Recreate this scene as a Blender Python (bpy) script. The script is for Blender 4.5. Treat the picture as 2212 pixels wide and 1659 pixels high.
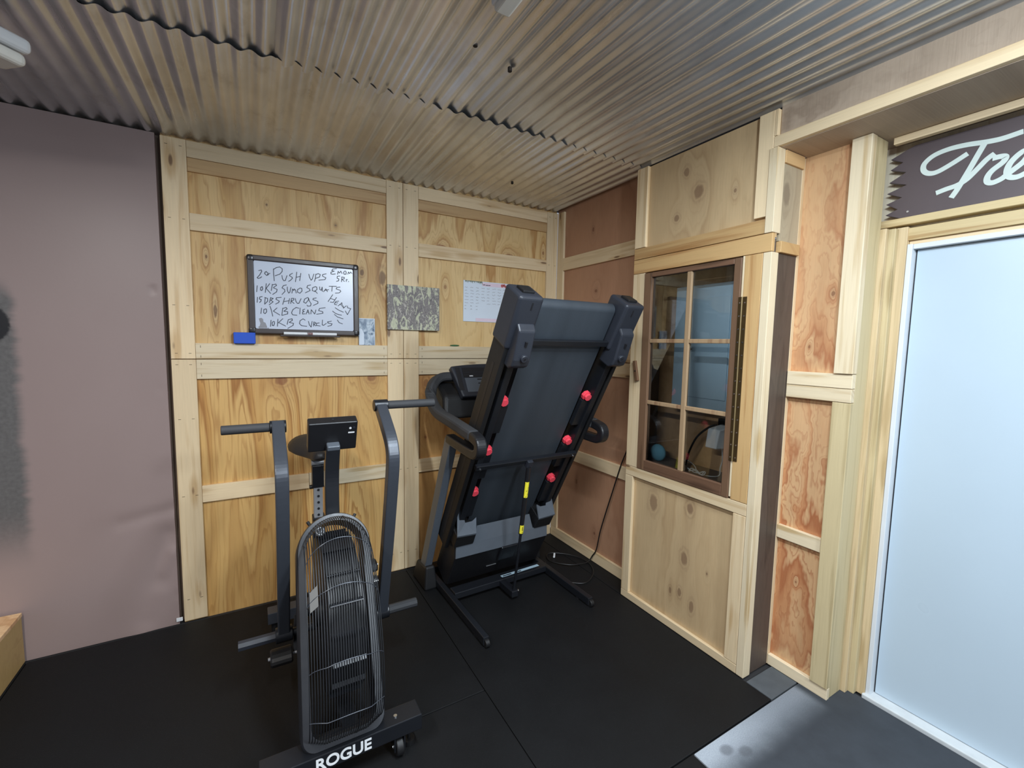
import bpy, bmesh, math, random
from mathutils import Vector, Matrix
from math import sin, cos, pi, radians, exp

for o in list(bpy.data.objects):
    bpy.data.objects.remove(o)
S = bpy.context.scene
COL = S.collection
random.seed(7)

# ---------------------------------------------------------------- camera
cd = bpy.data.cameras.new('camera')
cam = bpy.data.objects.new('camera', cd)
COL.objects.link(cam)
cd.sensor_fit = 'HORIZONTAL'
cd.sensor_width = 36.0
cd.lens = 957.426 / 2212 * 36.0
cd.clip_start = 0.05
rt = Vector((0.865282, -0.500994, 0.017094))
up = Vector((0.03024, 0.086206, 0.995818))
fw = Vector((0.500373, 0.861147, -0.089742))
M = Matrix((rt, up, -fw)).transposed().to_4x4()
M.translation = Vector((-2.06307, -2.88406, 1.5493))
cam.matrix_world = M
S.camera = cam

# ---------------------------------------------------------------- world, lights, exposure
w = bpy.data.worlds.new('world')
S.world = w
w.use_nodes = True
w.node_tree.nodes['Background'].inputs[0].default_value = (0.80, 0.86, 1.0, 1)
w.node_tree.nodes['Background'].inputs[1].default_value = 0.22

def lamp(name, kind, loc, energy, color, size, rot=(0, 0, 0), size_y=None):
    d = bpy.data.lights.new(name, kind)
    d.energy = energy
    d.color = color
    if kind == 'AREA':
        d.size = size
        if size_y:
            d.shape = 'RECTANGLE'
            d.size_y = size_y
    else:
        d.shadow_soft_size = size
    o = bpy.data.objects.new(name, d)
    COL.objects.link(o)
    o.location = loc
    o.rotation_euler = rot
    return o

lamp('ceiling_lamp_light', 'POINT', (-0.95, -2.64, 2.36), 19, (0.78, 0.90, 1.0), 0.07)
lamp('tube_lamp_light', 'AREA', (-1.40, -2.50, 2.505), 33, (0.82, 0.92, 1.0), 0.06, (0, 0, 0), 1.2)
lamp('left_fill_light', 'AREA', (-3.0, -2.30, 2.48), 30, (1.0, 0.97, 0.93), 0.08, (0, 0, 0), 1.2)  # unseen fill light, added to brighten the left side and back wall
lamp('rear_tube_light', 'AREA', (-0.80, -4.4, 2.48), 44, (0.84, 0.93, 1.0), 0.30, (radians(25), 0, 0), 0.6)

S.view_settings.view_transform = 'Standard'
S.view_settings.look = 'None'
S.view_settings.gamma = 1
S.view_settings.use_curve_mapping = False
S.view_settings.exposure = 0.74

# pen strokes of the handwriting and the sign, in half millimetres on their own boards
WB_TEXT="""-4060,3862 -4034,3870 -4030,3856 -4052,3814 -4076,3784 -4068,3776 -4048,3782 -4032,3798
-3984,3860 -3998,3850 -4002,3834 -3984,3816 -3968,3824 -3970,3844 -3986,3854
-3978,3826 -3950,3842
-3914,3896 -3914,3832 -3910,3762
-3912,3890 -3882,3914 -3850,3922 -3826,3904 -3828,3874 -3852,3842 -3900,3820
-3832,3830 -3826,3792 -3814,3772 -3798,3776 -3780,3832
-3722,3864 -3750,3846 -3754,3834 -3728,3818 -3724,3808 -3746,3782 -3766,3768
-3678,3882 -3694,3770
-3636,3872 -3650,3786
-3688,3822 -3640,3836
-3552,3870 -3542,3828 -3528,3802 -3514,3820 -3498,3876
-3476,3878 -3482,3834 -3492,3790
-3476,3872 -3450,3886 -3428,3876 -3436,3848 -3478,3828
-3362,3892 -3402,3878 -3404,3860 -3366,3844 -3378,3822 -3446,3810
-3246,3962 -3288,3954 -3300,3934 -3270,3930
-3276,3930 -3310,3914 -3310,3896 -3290,3892 -3260,3900
-3236,3896 -3228,3932 -3214,3914 -3198,3938 -3184,3910
-3156,3942 -3168,3922 -3160,3904 -3138,3908 -3136,3932 -3150,3946
-3118,3908 -3110,3936 -3098,3918 -3086,3938 -3070,3922
-3208,3878 -3240,3872 -3242,3850 -3222,3844 -3224,3822 -3250,3812
-3188,3872 -3192,3812
-3188,3870 -3160,3868 -3160,3850 -3186,3842 -3158,3818
-3136,3846 -3138,3818
-3136,3834 -3124,3846
-3114,3822 -3108,3822
-4078,3696 -4086,3628
-4030,3690 -4046,3678 -4048,3650 -4036,3646 -4026,3664 -4030,3688
-3990,3726 -4002,3626
-3956,3728 -3996,3666
-3988,3668 -3950,3620
-3930,3724 -3942,3652
-3930,3716 -3896,3728 -3888,3714 -3920,3688
-3920,3684 -3884,3670 -3890,3642 -3930,3610
-3788,3728 -3820,3716 -3834,3690 -3808,3674 -3806,3652 -3836,3616
-3780,3706 -3780,3666 -3768,3636 -3756,3646 -3742,3704
-3734,3638 -3726,3686 -3714,3670 -3708,3688 -3694,3674 -3690,3642
-3652,3698 -3674,3684 -3676,3654 -3650,3644 -3628,3670 -3630,3700 -3650,3704
-3534,3748 -3568,3736 -3576,3714 -3548,3700 -3542,3682 -3594,3652
-3484,3732 -3514,3716 -3518,3684 -3492,3674 -3468,3700 -3470,3728 -3484,3732
-3492,3686 -3464,3654
-3438,3734 -3436,3702 -3420,3694 -3410,3732 -3408,3680
-3396,3678 -3370,3714 -3352,3682
-3388,3694 -3338,3708
-3334,3748 -3250,3754
-3298,3750 -3304,3690
-3208,3748 -3248,3740 -3254,3722 -3208,3710 -3202,3696 -3222,3678 -3266,3672
-4080,3570 -4084,3512
-4032,3580 -4058,3572 -4062,3550 -4044,3546 -4048,3526 -4062,3512
-4004,3572 -4012,3498
-4010,3572 -3982,3562 -3982,3532 -4012,3496
-3950,3576 -3964,3516
-3950,3570 -3926,3566 -3950,3544 -3928,3528 -3968,3492
-3844,3584 -3892,3576 -3898,3558 -3866,3540 -3872,3524 -3904,3504
-3810,3580 -3832,3504
-3760,3576 -3772,3516
-3822,3536 -3762,3552
-3740,3578 -3750,3518
-3740,3578 -3716,3580 -3716,3562 -3744,3548 -3714,3522
-3700,3580 -3694,3544 -3678,3524 -3664,3528 -3640,3582
-3568,3602 -3602,3580 -3614,3544 -3592,3532 -3562,3572 -3562,3596 -3552,3560 -3534,3530 -3542,3504 -3570,3500 -3580,3512
-3476,3602 -3510,3592 -3514,3580 -3460,3560 -3460,3540 -3510,3512
-4044,3452 -4052,3390
-4002,3446 -4022,3436 -4024,3400 -4010,3392 -3994,3414 -3996,3440 -4002,3446
-3960,3478 -3948,3434 -3936,3366
-3890,3462 -3928,3424
-3928,3424 -3864,3384
-3832,3464 -3844,3382
-3832,3458 -3798,3472 -3788,3458 -3822,3428 -3782,3424 -3784,3400 -3844,3380
-3666,3470 -3694,3478 -3728,3452 -3744,3414 -3732,3392 -3688,3390
-3652,3474 -3658,3404
-3602,3464 -3624,3454 -3624,3440 -3610,3436 -3628,3426 -3628,3406 -3602,3410
-3592,3406 -3570,3458 -3558,3408
-3582,3428 -3560,3430
-3540,3410 -3534,3460 -3498,3412 -3484,3462
-3380,3492 -3444,3480 -3454,3454 -3410,3444 -3408,3426 -3478,3410
-3294,3652 -3348,3566
-3252,3622 -3290,3560 -3324,3562
-3324,3606 -3270,3592
-3226,3580 -3260,3574 -3278,3546 -3272,3536 -3248,3534
-3266,3558 -3238,3558
-3236,3522 -3192,3562 -3188,3512
-3220,3540 -3194,3534
-3176,3526 -3176,3498 -3142,3528
-3130,3528 -3126,3504 -3092,3498
-3154,3466 -3130,3422 -3090,3498
-3270,3498 -3230,3472 -3176,3450
-3300,3456 -3268,3432 -3232,3418 -3198,3414
-3280,3418 -3244,3388 -3180,3370
-3248,3354 -3228,3322 -3188,3308
-3954,3322 -3962,3250
-3930,3310 -3944,3292 -3942,3262 -3930,3260 -3920,3286 -3922,3310
-3884,3336 -3892,3254
-3834,3344 -3884,3292
-3872,3294 -3808,3260
-3780,3334 -3792,3280
-3780,3334 -3740,3346 -3736,3330 -3770,3304 -3726,3294 -3732,3270 -3788,3234
-3602,3336 -3624,3350 -3656,3328 -3664,3294 -3642,3270 -3586,3266
-3568,3324 -3558,3282 -3540,3258 -3528,3326
-3510,3320 -3514,3268
-3510,3318 -3490,3312 -3492,3300 -3512,3292 -3488,3272
-3450,3310 -3480,3304 -3482,3278 -3440,3274
-3414,3346 -3418,3288 -3404,3282 -3372,3308
-3314,3336 -3358,3326 -3354,3312 -3308,3304 -3318,3284 -3358,3274"""
WB_FIG="-4074,3334 -4050,3344 -4032,3330 -4030,3300 -4010,3290 -3996,3248 -3996,3236 -4090,3234 -4068,3252 -4060,3282 -4068,3310"
SIGN_TEXT="""-4476,4572 -4392,4526 -4312,4492 -4260,4496 -4226,4530 -4228,4580 -4280,4624 -4364,4642 -4464,4638 -4572,4620 -4652,4614 -4750,4624
-4562,4614 -4530,4538 -4498,4460 -4464,4382 -4434,4316 -4408,4270
-4316,4330 -4374,4344 -4430,4354 -4484,4382 -4538,4442 -4582,4494 -4620,4522
-4612,4490 -4656,4490 -4678,4478 -4666,4446 -4618,4406 -4596,4368 -4598,4332 -4626,4318 -4668,4332 -4694,4354 -4724,4378 -4768,4418 -4788,4458
-4790,4448 -4782,4476 -4766,4490 -4734,4468 -4702,4424 -4692,4374 -4706,4334 -4746,4322 -4794,4342 -4826,4370"""
SIGN_EDGE="-4114,4732 -4002,4684 -4086,4638 -4006,4598 -4112,4552 -4004,4496 -4122,4450 -3996,4410 -4098,4356 -3996,4322 -4076,4266 -3998,4234 -4136,4170 -4790,4154 -4742,4740 -4160,4748"

# ---------------------------------------------------------------- mesh helpers
def V3(a):
    return Vector(a)

def box(bm, x0, x1, y0, y1, z0, z1):
    return hexa(bm, [(x0, y0, z0), (x1, y0, z0), (x1, y1, z0), (x0, y1, z0),
                     (x0, y0, z1), (x1, y0, z1), (x1, y1, z1), (x0, y1, z1)])

def hexa(bm, p):
    v = [bm.verts.new(q) for q in p]
    for f in ((0, 3, 2, 1), (4, 5, 6, 7), (0, 1, 5, 4), (1, 2, 6, 5), (2, 3, 7, 6), (3, 0, 4, 7)):
        bm.faces.new([v[i] for i in f])
    return v

def prism(bm, pts, d):
    d = Vector(d)
    a = [bm.verts.new(q) for q in pts]
    b = [bm.verts.new(Vector(q) + d) for q in pts]
    n = len(pts)
    bm.faces.new(a[::-1])
    bm.faces.new(b)
    for i in range(n):
        bm.faces.new((a[i], a[(i + 1) % n], b[(i + 1) % n], b[i]))

def rings(bm, rs, caps=True, loop=False):
    vs = [[bm.verts.new(q) for q in r] for r in rs]
    n = len(vs[0])
    m = len(vs)
    for k in range(m if loop else m - 1):
        a, b = vs[k], vs[(k + 1) % m]
        for i in range(n):
            bm.faces.new((a[i], a[(i + 1) % n], b[(i + 1) % n], b[i]))
    if caps and not loop:
        bm.faces.new(vs[0][::-1])
        bm.faces.new(vs[-1])

def frames(pts, upv):
    P = [Vector(p) for p in pts]
    out = []
    for i, p in enumerate(P):
        if i == 0:
            t = P[1] - P[0]
        elif i == len(P) - 1:
            t = P[-1] - P[-2]
        else:
            t = (P[i + 1] - P[i]).normalized() + (P[i] - P[i - 1]).normalized()
        t.normalize()
        s = t.cross(Vector(upv))
        if s.length < 1e-4:
            s = t.cross(Vector((1, 0.1, 0)))
        s.normalize()
        n = s.cross(t).normalized()
        out.append((p, t, s, n))
    return out

def tube(bm, pts, r, n=10, upv=(0.13, 0.21, 1), rr=None, caps=True):
    rs = []
    for i, (p, t, s, nn) in enumerate(frames(pts, upv)):
        q = rr[i] if rr else r
        rs.append([p + (s * cos(2 * pi * k / n) + nn * sin(2 * pi * k / n)) * q for k in range(n)])
    rings(bm, rs, caps)

def rtube(bm, pts, w_, h_, upv=(0, 0, 1)):
    rs = []
    for (p, t, s, nn) in frames(pts, upv):
        rs.append([p + s * a * w_ / 2 + nn * b * h_ / 2 for a, b in ((-1, -1), (1, -1), (1, 1), (-1, 1))])
    rings(bm, rs)

def smooth_path(pts, k=6):
    P = [Vector(p) for p in pts]
    out = []
    for i in range(len(P) - 1):
        p0, p1, p2, p3 = P[max(i - 1, 0)], P[i], P[i + 1], P[min(i + 2, len(P) - 1)]
        for j in range(k):
            t = j / k
            out.append(0.5 * ((2 * p1) + (p2 - p0) * t + (2 * p0 - 5 * p1 + 4 * p2 - p3) * t * t + (3 * p1 - p0 - 3 * p2 + p3) * t ** 3))
    out.append(P[-1])
    return out

def cyl(bm, a, b, r, n=20):
    tube(bm, [a, b], r, n)

def ellipsoid(bm, c, rx, ry, rz, nu=20, nv=12):
    c = Vector(c)
    rs = []
    for j in range(nv + 1):
        th = -pi / 2 + pi * (j + 0.001) / (nv + 0.002)
        rs.append([c + Vector((rx * cos(th) * cos(2 * pi * i / nu), ry * cos(th) * sin(2 * pi * i / nu), rz * sin(th))) for i in range(nu)])
    rings(bm, rs)

def root_loc(o):
    while o.parent:
        o = o.parent
    return Vector(o.location)

def new():
    return bmesh.new()

def obj(name, bm, m, parent=None, bevel=0.0, smooth=False, seg=2, angle=35):
    bmesh.ops.recalc_face_normals(bm, faces=bm.faces)
    if parent:
        off = root_loc(parent)
    else:
        xs = [v.co for v in bm.verts]
        lo = [min(c[i] for c in xs) for i in range(3)]
        hi = [max(c[i] for c in xs) for i in range(3)]
        off = Vector(((lo[0] + hi[0]) / 2, (lo[1] + hi[1]) / 2, lo[2]))
    for v in bm.verts:
        v.co -= off
    me = bpy.data.meshes.new(name)
    bm.to_mesh(me)
    bm.free()
    if m is not None:
        me.materials.append(m)
    if smooth:
        for p in me.polygons:
            p.use_smooth = True
        me.set_sharp_from_angle(angle=radians(angle))
    o = bpy.data.objects.new(name, me)
    COL.objects.link(o)
    if parent:
        o.parent = parent
    else:
        o.location = off
    if bevel:
        b = o.modifiers.new('bevel', 'BEVEL')
        b.width = bevel
        b.segments = seg
        b.limit_method = 'ANGLE'
        b.angle_limit = radians(40)
    return o

def tag(o, label, cat, group=None):
    o['label'] = label
    o['category'] = cat
    if group:
        o['group'] = group
    return o

def thing(name, label, cat, loc, group=None):
    o = bpy.data.objects.new(name, None)
    o.empty_display_size = 0.1
    COL.objects.link(o)
    o.location = loc
    return tag(o, label, cat, group)

def struct(name, bm, m, **k):
    o = obj(name, bm, m, **k)
    o['kind'] = 'structure'
    return o

TRIM = [0]
def trim(m, x0, x1, y0, y1, z0, z1, bevel=0.002):
    TRIM[0] += 1
    bm = new()
    box(bm, x0, x1, y0, y1, z0, z1)
    return struct('trim_%d' % TRIM[0], bm, m, bevel=bevel)

def part_box(name, m, parent, x0, x1, y0, y1, z0, z1, bevel=0.002, seg=2):
    bm = new()
    box(bm, x0, x1, y0, y1, z0, z1)
    return obj(name, bm, m, parent, bevel=bevel, seg=seg)

def dec(s):
    return [[tuple(float(v) / 2000 for v in t.split(',')) for t in l.split()] for l in s.strip().split('\n')]

LIFT = [0]
def ribbon(bm, pts, wd, fn, d):
    LIFT[0] = (LIFT[0] + 1) % 9
    fn0, dd = fn, Vector(d) * (0.06 * LIFT[0])
    fn = lambda a, b: Vector(fn0(a, b)) - dd
    # pts in a 2D plane, fn maps (a, b) to 3D, d the thickness vector
    for i in range(len(pts) - 1):
        a, b = Vector(pts[i]), Vector(pts[i + 1])
        t = b - a
        if t.length < 1e-6:
            continue
        t.normalize()
        n = Vector((-t.y, t.x)) * wd / 2
        e = t * wd * 0.25
        q = [a - e - n, b + e - n, b + e + n, a - e + n]
        prism(bm, [fn(*p) for p in q], d)

def ribbon_strip(bm, pts, wd, fn, d):
    LIFT[0] = (LIFT[0] + 1) % 9
    fn0, dd = fn, Vector(d) * (0.10 * LIFT[0])
    fn = lambda a, b: Vector(fn0(a, b)) - dd
    P = [Vector(p) for p in pts]
    L, R = [], []
    for i, p in enumerate(P):
        t = (P[min(i + 1, len(P) - 1)] - P[max(i - 1, 0)]).normalized()
        n = Vector((-t.y, t.x)) * wd / 2
        L.append(p + n)
        R.append(p - n)
    d = Vector(d)
    for i in range(len(P) - 1):
        prism(bm, [fn(*q) for q in (L[i], L[i + 1], R[i + 1], R[i])], d)

# ---------------------------------------------------------------- material helpers
def C(r, g, b):
    def f(v):
        v /= 255.0
        return v / 12.92 if v <= 0.04045 else ((v + 0.055) / 1.055) ** 2.4
    return (f(r), f(g), f(b), 1.0)

class G:
    def __init__(s, name, rough=0.5, metal=0.0, spec=0.5):
        s.m = bpy.data.materials.new(name)
        s.m.use_nodes = True
        s.t = s.m.node_tree
        s.b = s.t.nodes['Principled BSDF']
        s.b.inputs['Roughness'].default_value = rough
        s.b.inputs['Metallic'].default_value = metal
        s.b.inputs['Specular IOR Level'].default_value = spec
    def node(s, typ):
        return s.t.nodes.new(typ)
    def put(s, sock, v):
        if isinstance(v, bpy.types.NodeSocket):
            s.t.links.new(v, sock)
        elif v is not None:
            sock.default_value = v
    def math(s, op, a, b=None, c=None, clamp=False):
        n = s.node('ShaderNodeMath')
        n.operation = op
        n.use_clamp = clamp
        s.put(n.inputs[0], a)
        if b is not None:
            s.put(n.inputs[1], b)
        if c is not None:
            s.put(n.inputs[2], c)
        return n.outputs[0]
    def add(s, a, b): return s.math('ADD', a, b)
    def mul(s, a, b): return s.math('MULTIPLY', a, b)
    def vec(s, x, y, z):
        n = s.node('ShaderNodeCombineXYZ')
        for i, v in enumerate((x, y, z)):
            s.put(n.inputs[i], v)
        return n.outputs[0]
    def pos(s):
        g = s.node('ShaderNodeNewGeometry')
        p = s.node('ShaderNodeSeparateXYZ')
        s.t.links.new(g.outputs['Position'], p.inputs[0])
        return p.outputs[0], p.outputs[1], p.outputs[2]
    def rnd(s):
        return s.node('ShaderNodeObjectInfo').outputs['Random']
    def noise(s, v, scale=1.0, detail=2.0, rough=0.5, dist=0.0):
        n = s.node('ShaderNodeTexNoise')
        s.put(n.inputs['Vector'], v)
        n.inputs['Scale'].default_value = scale
        n.inputs['Detail'].default_value = detail
        n.inputs['Roughness'].default_value = rough
        n.inputs['Distortion'].default_value = dist
        return n.outputs[0]
    def voro(s, v, scale=1.0, feature='F1'):
        n = s.node('ShaderNodeTexVoronoi')
        n.feature = feature
        s.put(n.inputs['Vector'], v)
        n.inputs['Scale'].default_value = scale
        return n.outputs['Distance']
    def ramp(s, f, stops):
        n = s.node('ShaderNodeValToRGB')
        e = n.color_ramp.elements
        while len(e) < len(stops):
            e.new(0.5)
        for i, (p, c) in enumerate(stops):
            e[i].position = p
            e[i].color = c
        s.put(n.inputs[0], f)
        return n.outputs[0]
    def mix(s, f, a, b, typ='MIX'):
        n = s.node('ShaderNodeMix')
        n.data_type = 'RGBA'
        n.blend_type = typ
        s.put(n.inputs[0], f)
        s.put(n.inputs[6], a)
        s.put(n.inputs[7], b)
        return n.outputs[2]
    def step(s, x, lo, hi):
        n = s.node('ShaderNodeMapRange')
        n.interpolation_type = 'SMOOTHSTEP'
        s.put(n.inputs[0], x)
        n.inputs[1].default_value = lo
        n.inputs[2].default_value = hi
        return n.outputs[0]
    def grey(s, f):
        n = s.node('ShaderNodeCombineColor')
        for i in range(3):
            s.put(n.inputs[i], f)
        return n.outputs[0]
    def bump(s, h, strength, dist=0.01):
        n = s.node('ShaderNodeBump')
        n.inputs['Strength'].default_value = strength
        n.inputs['Distance'].default_value = dist
        s.put(n.inputs['Height'], h)
        s.t.links.new(n.outputs[0], s.b.inputs['Normal'])
    def base(s, c):
        s.put(s.b.inputs['Base Color'], c)
        return s.m
    def rough(s, r):
        s.put(s.b.inputs['Roughness'], r)

def plain(name, col, rough=0.5, metal=0.0, spec=0.5, var=0.06, scale=30):
    g = G(name, rough, metal, spec)
    x, y, z = g.pos()
    n = g.noise(g.vec(x, y, z), scale, 2)
    f = g.add(g.mul(n, 2 * var), 1 - var)
    c = g.mix(1.0, col, g.grey(f), 'MULTIPLY')
    g.rough(g.add(g.mul(n, 0.12), rough - 0.06))
    return g.base(c)

def ply(name, axis, cl, cm, cdk, seed, bands=5.0, fx=2.4, fv=0.55, knots=(), knotcol=C(84, 48, 30), tone=0.10, rough=0.55, swirl=0.0, k=0.75, fine=0.35):
    g = G(name, rough)
    x, y, z = g.pos()
    ax = {'x': x, 'y': y}
    h = ax[axis[0]]
    v = z if axis[1] == 'z' else ax[axis[1]]
    h2 = h
    if swirl:
        wn = g.noise(g.vec(g.mul(h, 7.0), seed + 9.0, g.mul(v, 5.0)), 1, 3, 0.6)
        h2 = g.add(h, g.mul(g.add(wn, -0.5), swirl))
    n1 = g.noise(g.vec(g.mul(h2, fx), seed, g.mul(v, fv)), 1, 1.5, 0.45)
    n2 = g.noise(g.vec(g.mul(h, fx * 4), seed + 3.3, g.mul(v, fv * 4)), 1, 3, 0.55)
    val = g.add(g.mul(n1, bands), g.mul(n2, 0.9))
    nk = g.noise(g.vec(g.mul(h, 34.0), seed + 41, g.mul(v, 26.0)), 1, 3, 0.6) if knots else None
    dark = None
    ring = None
    for (kh, kv, rx, ry) in knots:
        a = g.mul(g.add(h, -kh), 1.0 / rx)
        b = g.mul(g.add(v, -kv), 1.0 / ry)
        d2 = g.mul(g.add(g.mul(a, a), g.mul(b, b)), g.add(g.mul(nk, 1.8), 0.15))
        a3 = g.mul(a, 0.36)
        b3 = g.mul(b, 0.20)
        e = g.math('EXPONENT', g.mul(g.add(g.mul(a3, a3), g.mul(b3, b3)), -1.0))
        val = g.add(val, g.mul(e, 0.9))
        kk = g.math('SUBTRACT', 1.0, g.step(g.add(d2, g.mul(g.add(n2, -0.5), 0.9)), 0.5, 1.5))
        rg = g.mul(g.mul(g.step(d2, 1.6, 2.6), g.math('SUBTRACT', 1.0, g.step(d2, 2.8, 4.6))), g.add(g.mul(n2, 0.4), 0.02))
        kk = g.math('MAXIMUM', g.mul(kk, g.add(g.mul(n2, 0.7), 0.55)), rg)
        dark = kk if dark is None else g.math('MAXIMUM', dark, kk)
        ring = e if ring is None else g.math('MAXIMUM', ring, e)
    fr = g.math('FRACT', val)
    band = g.ramp(fr, [(0.0, cl), (0.35, cl), (0.68, cm), (0.90, cdk), (1.0, cl)])
    fr2 = g.math('FRACT', g.add(g.mul(val, 4.0), g.mul(n2, 0.8)))
    line = g.mul(g.step(fr2, 0.55, 0.92), g.math('SUBTRACT', 1.0, g.step(fr2, 0.93, 1.0)))
    mk = g.noise(g.vec(g.mul(h, 2.6), seed + 31, g.mul(v, 1.1)), 1, 2)
    mask = g.add(g.mul(g.step(mk, 0.36, 0.64), 0.7), 0.3)
    col = g.mix(g.mul(mask, k), cl, band)
    col = g.mix(g.mul(g.mul(line, mask), fine), col, cdk)
    fib = g.noise(g.vec(g.mul(h, 190.0), seed, g.mul(v, 7.0)), 1, 2)
    big = g.noise(g.vec(g.mul(h, 2.0), seed + 20, g.mul(v, 1.4)), 1, 3)
    f = g.mul(g.add(g.mul(fib, 0.20), 0.90), g.add(g.mul(big, 2 * tone), 1 - tone))
    col = g.mix(1.0, col, g.grey(f), 'MULTIPLY')
    if dark is not None:
        col = g.mix(g.mul(ring, 0.16), col, knotcol)
        col = g.mix(g.mul(dark, 0.75), col, knotcol)
    g.bump(fib, 0.12, 0.004)
    return g.base(col)

def board(name, along, cl, cdk, knotcol=C(96, 60, 36), rough=0.55, knots=1.0, vary=0.10):
    g = G(name, rough)
    p = dict(zip('xyz', g.pos()))
    a = p[along]
    o = [k for k in 'xyz' if k != along]
    c = g.add(p[o[0]], g.mul(p[o[1]], 1.27))
    r = g.rnd()
    s1 = g.noise(g.vec(g.mul(c, 26.0), g.mul(a, 1.3), g.mul(r, 41.0)), 1, 3, 0.55, 0.3)
    s2 = g.noise(g.vec(g.mul(c, 150.0), g.mul(a, 6.0), g.mul(r, 17.0)), 1, 2)
    vd = g.voro(g.vec(g.mul(c, 8.5), g.mul(a, 2.6), g.mul(r, 61.0)), 1.0)
    halo = g.math('SUBTRACT', 1.0, g.step(vd, 0.10, 0.34))
    kn = g.math('SUBTRACT', 1.0, g.step(vd, 0.05, 0.10))
    col = g.ramp(g.add(s1, g.mul(halo, 0.18)), [(0.30, cl), (0.52, cl), (0.72, cdk)])
    f = g.mul(g.add(g.mul(s2, 0.16), 0.92), g.add(g.mul(r, 2 * vary), 1 - vary))
    col = g.mix(1.0, col, g.grey(f), 'MULTIPLY')
    col = g.mix(g.mul(kn, 0.8 * knots), col, knotcol)
    g.bump(s2, 0.10, 0.003)
    return g.base(col)

# ---------------------------------------------------------------- materials
PINE_L = (C(224, 200, 162), C(200, 168, 124))
GOLD = (C(194, 158, 108), C(166, 122, 74))
PALE = (C(222, 204, 172), C(194, 166, 122))
TREAT = (C(198, 180, 140), C(166, 146, 106))
mat_bz = board('pine_board_vertical', 'z', *PINE_L)
mat_bx = board('pine_board_crosswise', 'x', *PINE_L)
mat_by = board('pine_board_sidewall', 'y', *PINE_L)
mat_gz = board('golden_board_vertical', 'z', *GOLD, knots=0.6)
mat_gx = board('golden_board_crosswise', 'x', C(200, 164, 116), C(168, 124, 76), knots=0.7)
mat_gy = board('golden_board_sidewall', 'y', *GOLD, knots=0.6)
mat_pz = board('pale_board_vertical', 'z', *PALE, knots=0.7)
mat_py = board('pale_board_sidewall', 'y', *PALE, knots=0.7)
mat_px = board('pale_board_crosswise', 'x', *PALE, knots=0.7)
mat_tz = board('treated_board_vertical', 'z', *TREAT, knots=0.3)
mat_ty = board('treated_board_sidewall', 'y', C(208, 186, 140), C(178, 146, 98), knots=0.5)
mat_casing = board('casing_board_vertical', 'z', C(204, 182, 144), C(178, 154, 114), knots=0.2)
mat_hy = board('header_board_sidewall', 'y', C(150, 122, 92), C(116, 88, 62), knots=0.4)

ply_up_l = ply('plywood_upper_left', 'xz', C(212, 178, 124), C(196, 156, 98), C(170, 124, 72), 1.7, 6.0, 4.2, 0.5,
               [(-1.47, 1.975, .012, .018), (-1.345, 1.955, .022, .045), (-2.24, 1.70, .008, .032), (-2.27, 1.985, .006, .012), (-1.62, 2.24, .006, .006), (-1.98, 2.30, .005, .006)], k=1.0, fine=0.5)
ply_lo_l = ply('plywood_lower_left', 'xz', C(210, 168, 104), C(192, 142, 76), C(160, 108, 52), 8.2, 8.0, 3.6, 0.30,
               [(-1.93, 1.315, .035, .025), (-1.42, 1.32, .030, .022)], C(130, 74, 42), k=1.0, fine=0.75)
ply_up_r = ply('plywood_upper_right', 'xz', C(216, 184, 130), C(200, 162, 104), C(176, 130, 76), 13.1, 6.0, 4.0, 0.5,
               [(-.92, 1.93, .010, .014), (-.31, 1.93, .011, .016), (-.12, 2.25, .010, .016), (-.95, 2.20, .035, .012), (-.42, 2.20, .03, .012)], C(130, 78, 42), k=1.0, fine=0.5)
ply_lo_r = ply('plywood_lower_right', 'xz', C(196, 150, 92), C(176, 124, 70), C(146, 94, 50), 21.4, 5.0, 2.6, 0.5,
               [(-1.055, 1.275, .020, .026), (-1.06, .90, .010, .012)], C(120, 70, 40))
ply_red = ply('plywood_reddish', 'yz', C(182, 138, 108), C(174, 128, 98), C(160, 114, 86), 31.0, 3.0, 1.6, 0.7,
              [(-.40, 2.36, .010, .016), (-.45, 1.93, .014, .012), (-.30, .52, .008, .02), (-.52, .2, .01, .012)], C(104, 60, 40), 0.12, k=0.6, fine=0.2)
ply_orange = ply('plywood_orange_swirl', 'yz', C(208, 166, 122), C(192, 134, 90), C(168, 102, 64), 44.0, 5.5, 5.0, 1.1,
                 [(-1.90, 1.79, .007, .009), (-1.82, 1.56, .005, .007), (-1.84, .46, .004, .005)], C(110, 64, 42), 0.14, swirl=0.15, k=0.95, fine=0.6)
ply_cab = ply('plywood_greyish_tan', 'yz', C(198, 170, 130), C(184, 154, 114), C(164, 132, 94), 57.0, 3.0, 2.6, 0.6,
              [(-1.155, .655, .026, .045), (-1.40, .70, .020, .03), (-1.38, .42, .020, .035), (-1.52, .40, .005, .008), (-1.35, 2.33, .028, .03), (-1.27, 2.45, .016, .02), (-1.55, 2.28, .008, .01), (-1.22, 2.23, .016, .016),
               (-1.36, .22, .012, .022), (-1.44, .18, .014, .03), (-1.30, .20, .008, .02)], C(120, 90, 68), 0.16, k=0.5, fine=0.15)
ply_top = ply('plywood_hazed_grey', 'yz', C(176, 156, 136), C(160, 140, 120), C(138, 118, 100), 66.0, 3.0, 2.2, 3.0, (), tone=0.2, k=0.5, fine=0.15)  # soffit and header plywood, greyed to carry the flare's haze in its colour
ply_side = ply('plywood_grey_weathered', 'xz', C(176, 162, 136), C(160, 146, 120), C(140, 124, 102), 71.0, 4.0, 3.0, 0.8, [(-.03, 2.22, .026, .05)], C(124, 110, 92), 0.12, k=0.5, fine=0.2)
ply_box = ply('plywood_box_side', 'yz', C(190, 158, 104), C(174, 138, 86), C(152, 116, 68), 81.0, 4.0, 2.0, 2.0, k=0.5)
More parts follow.
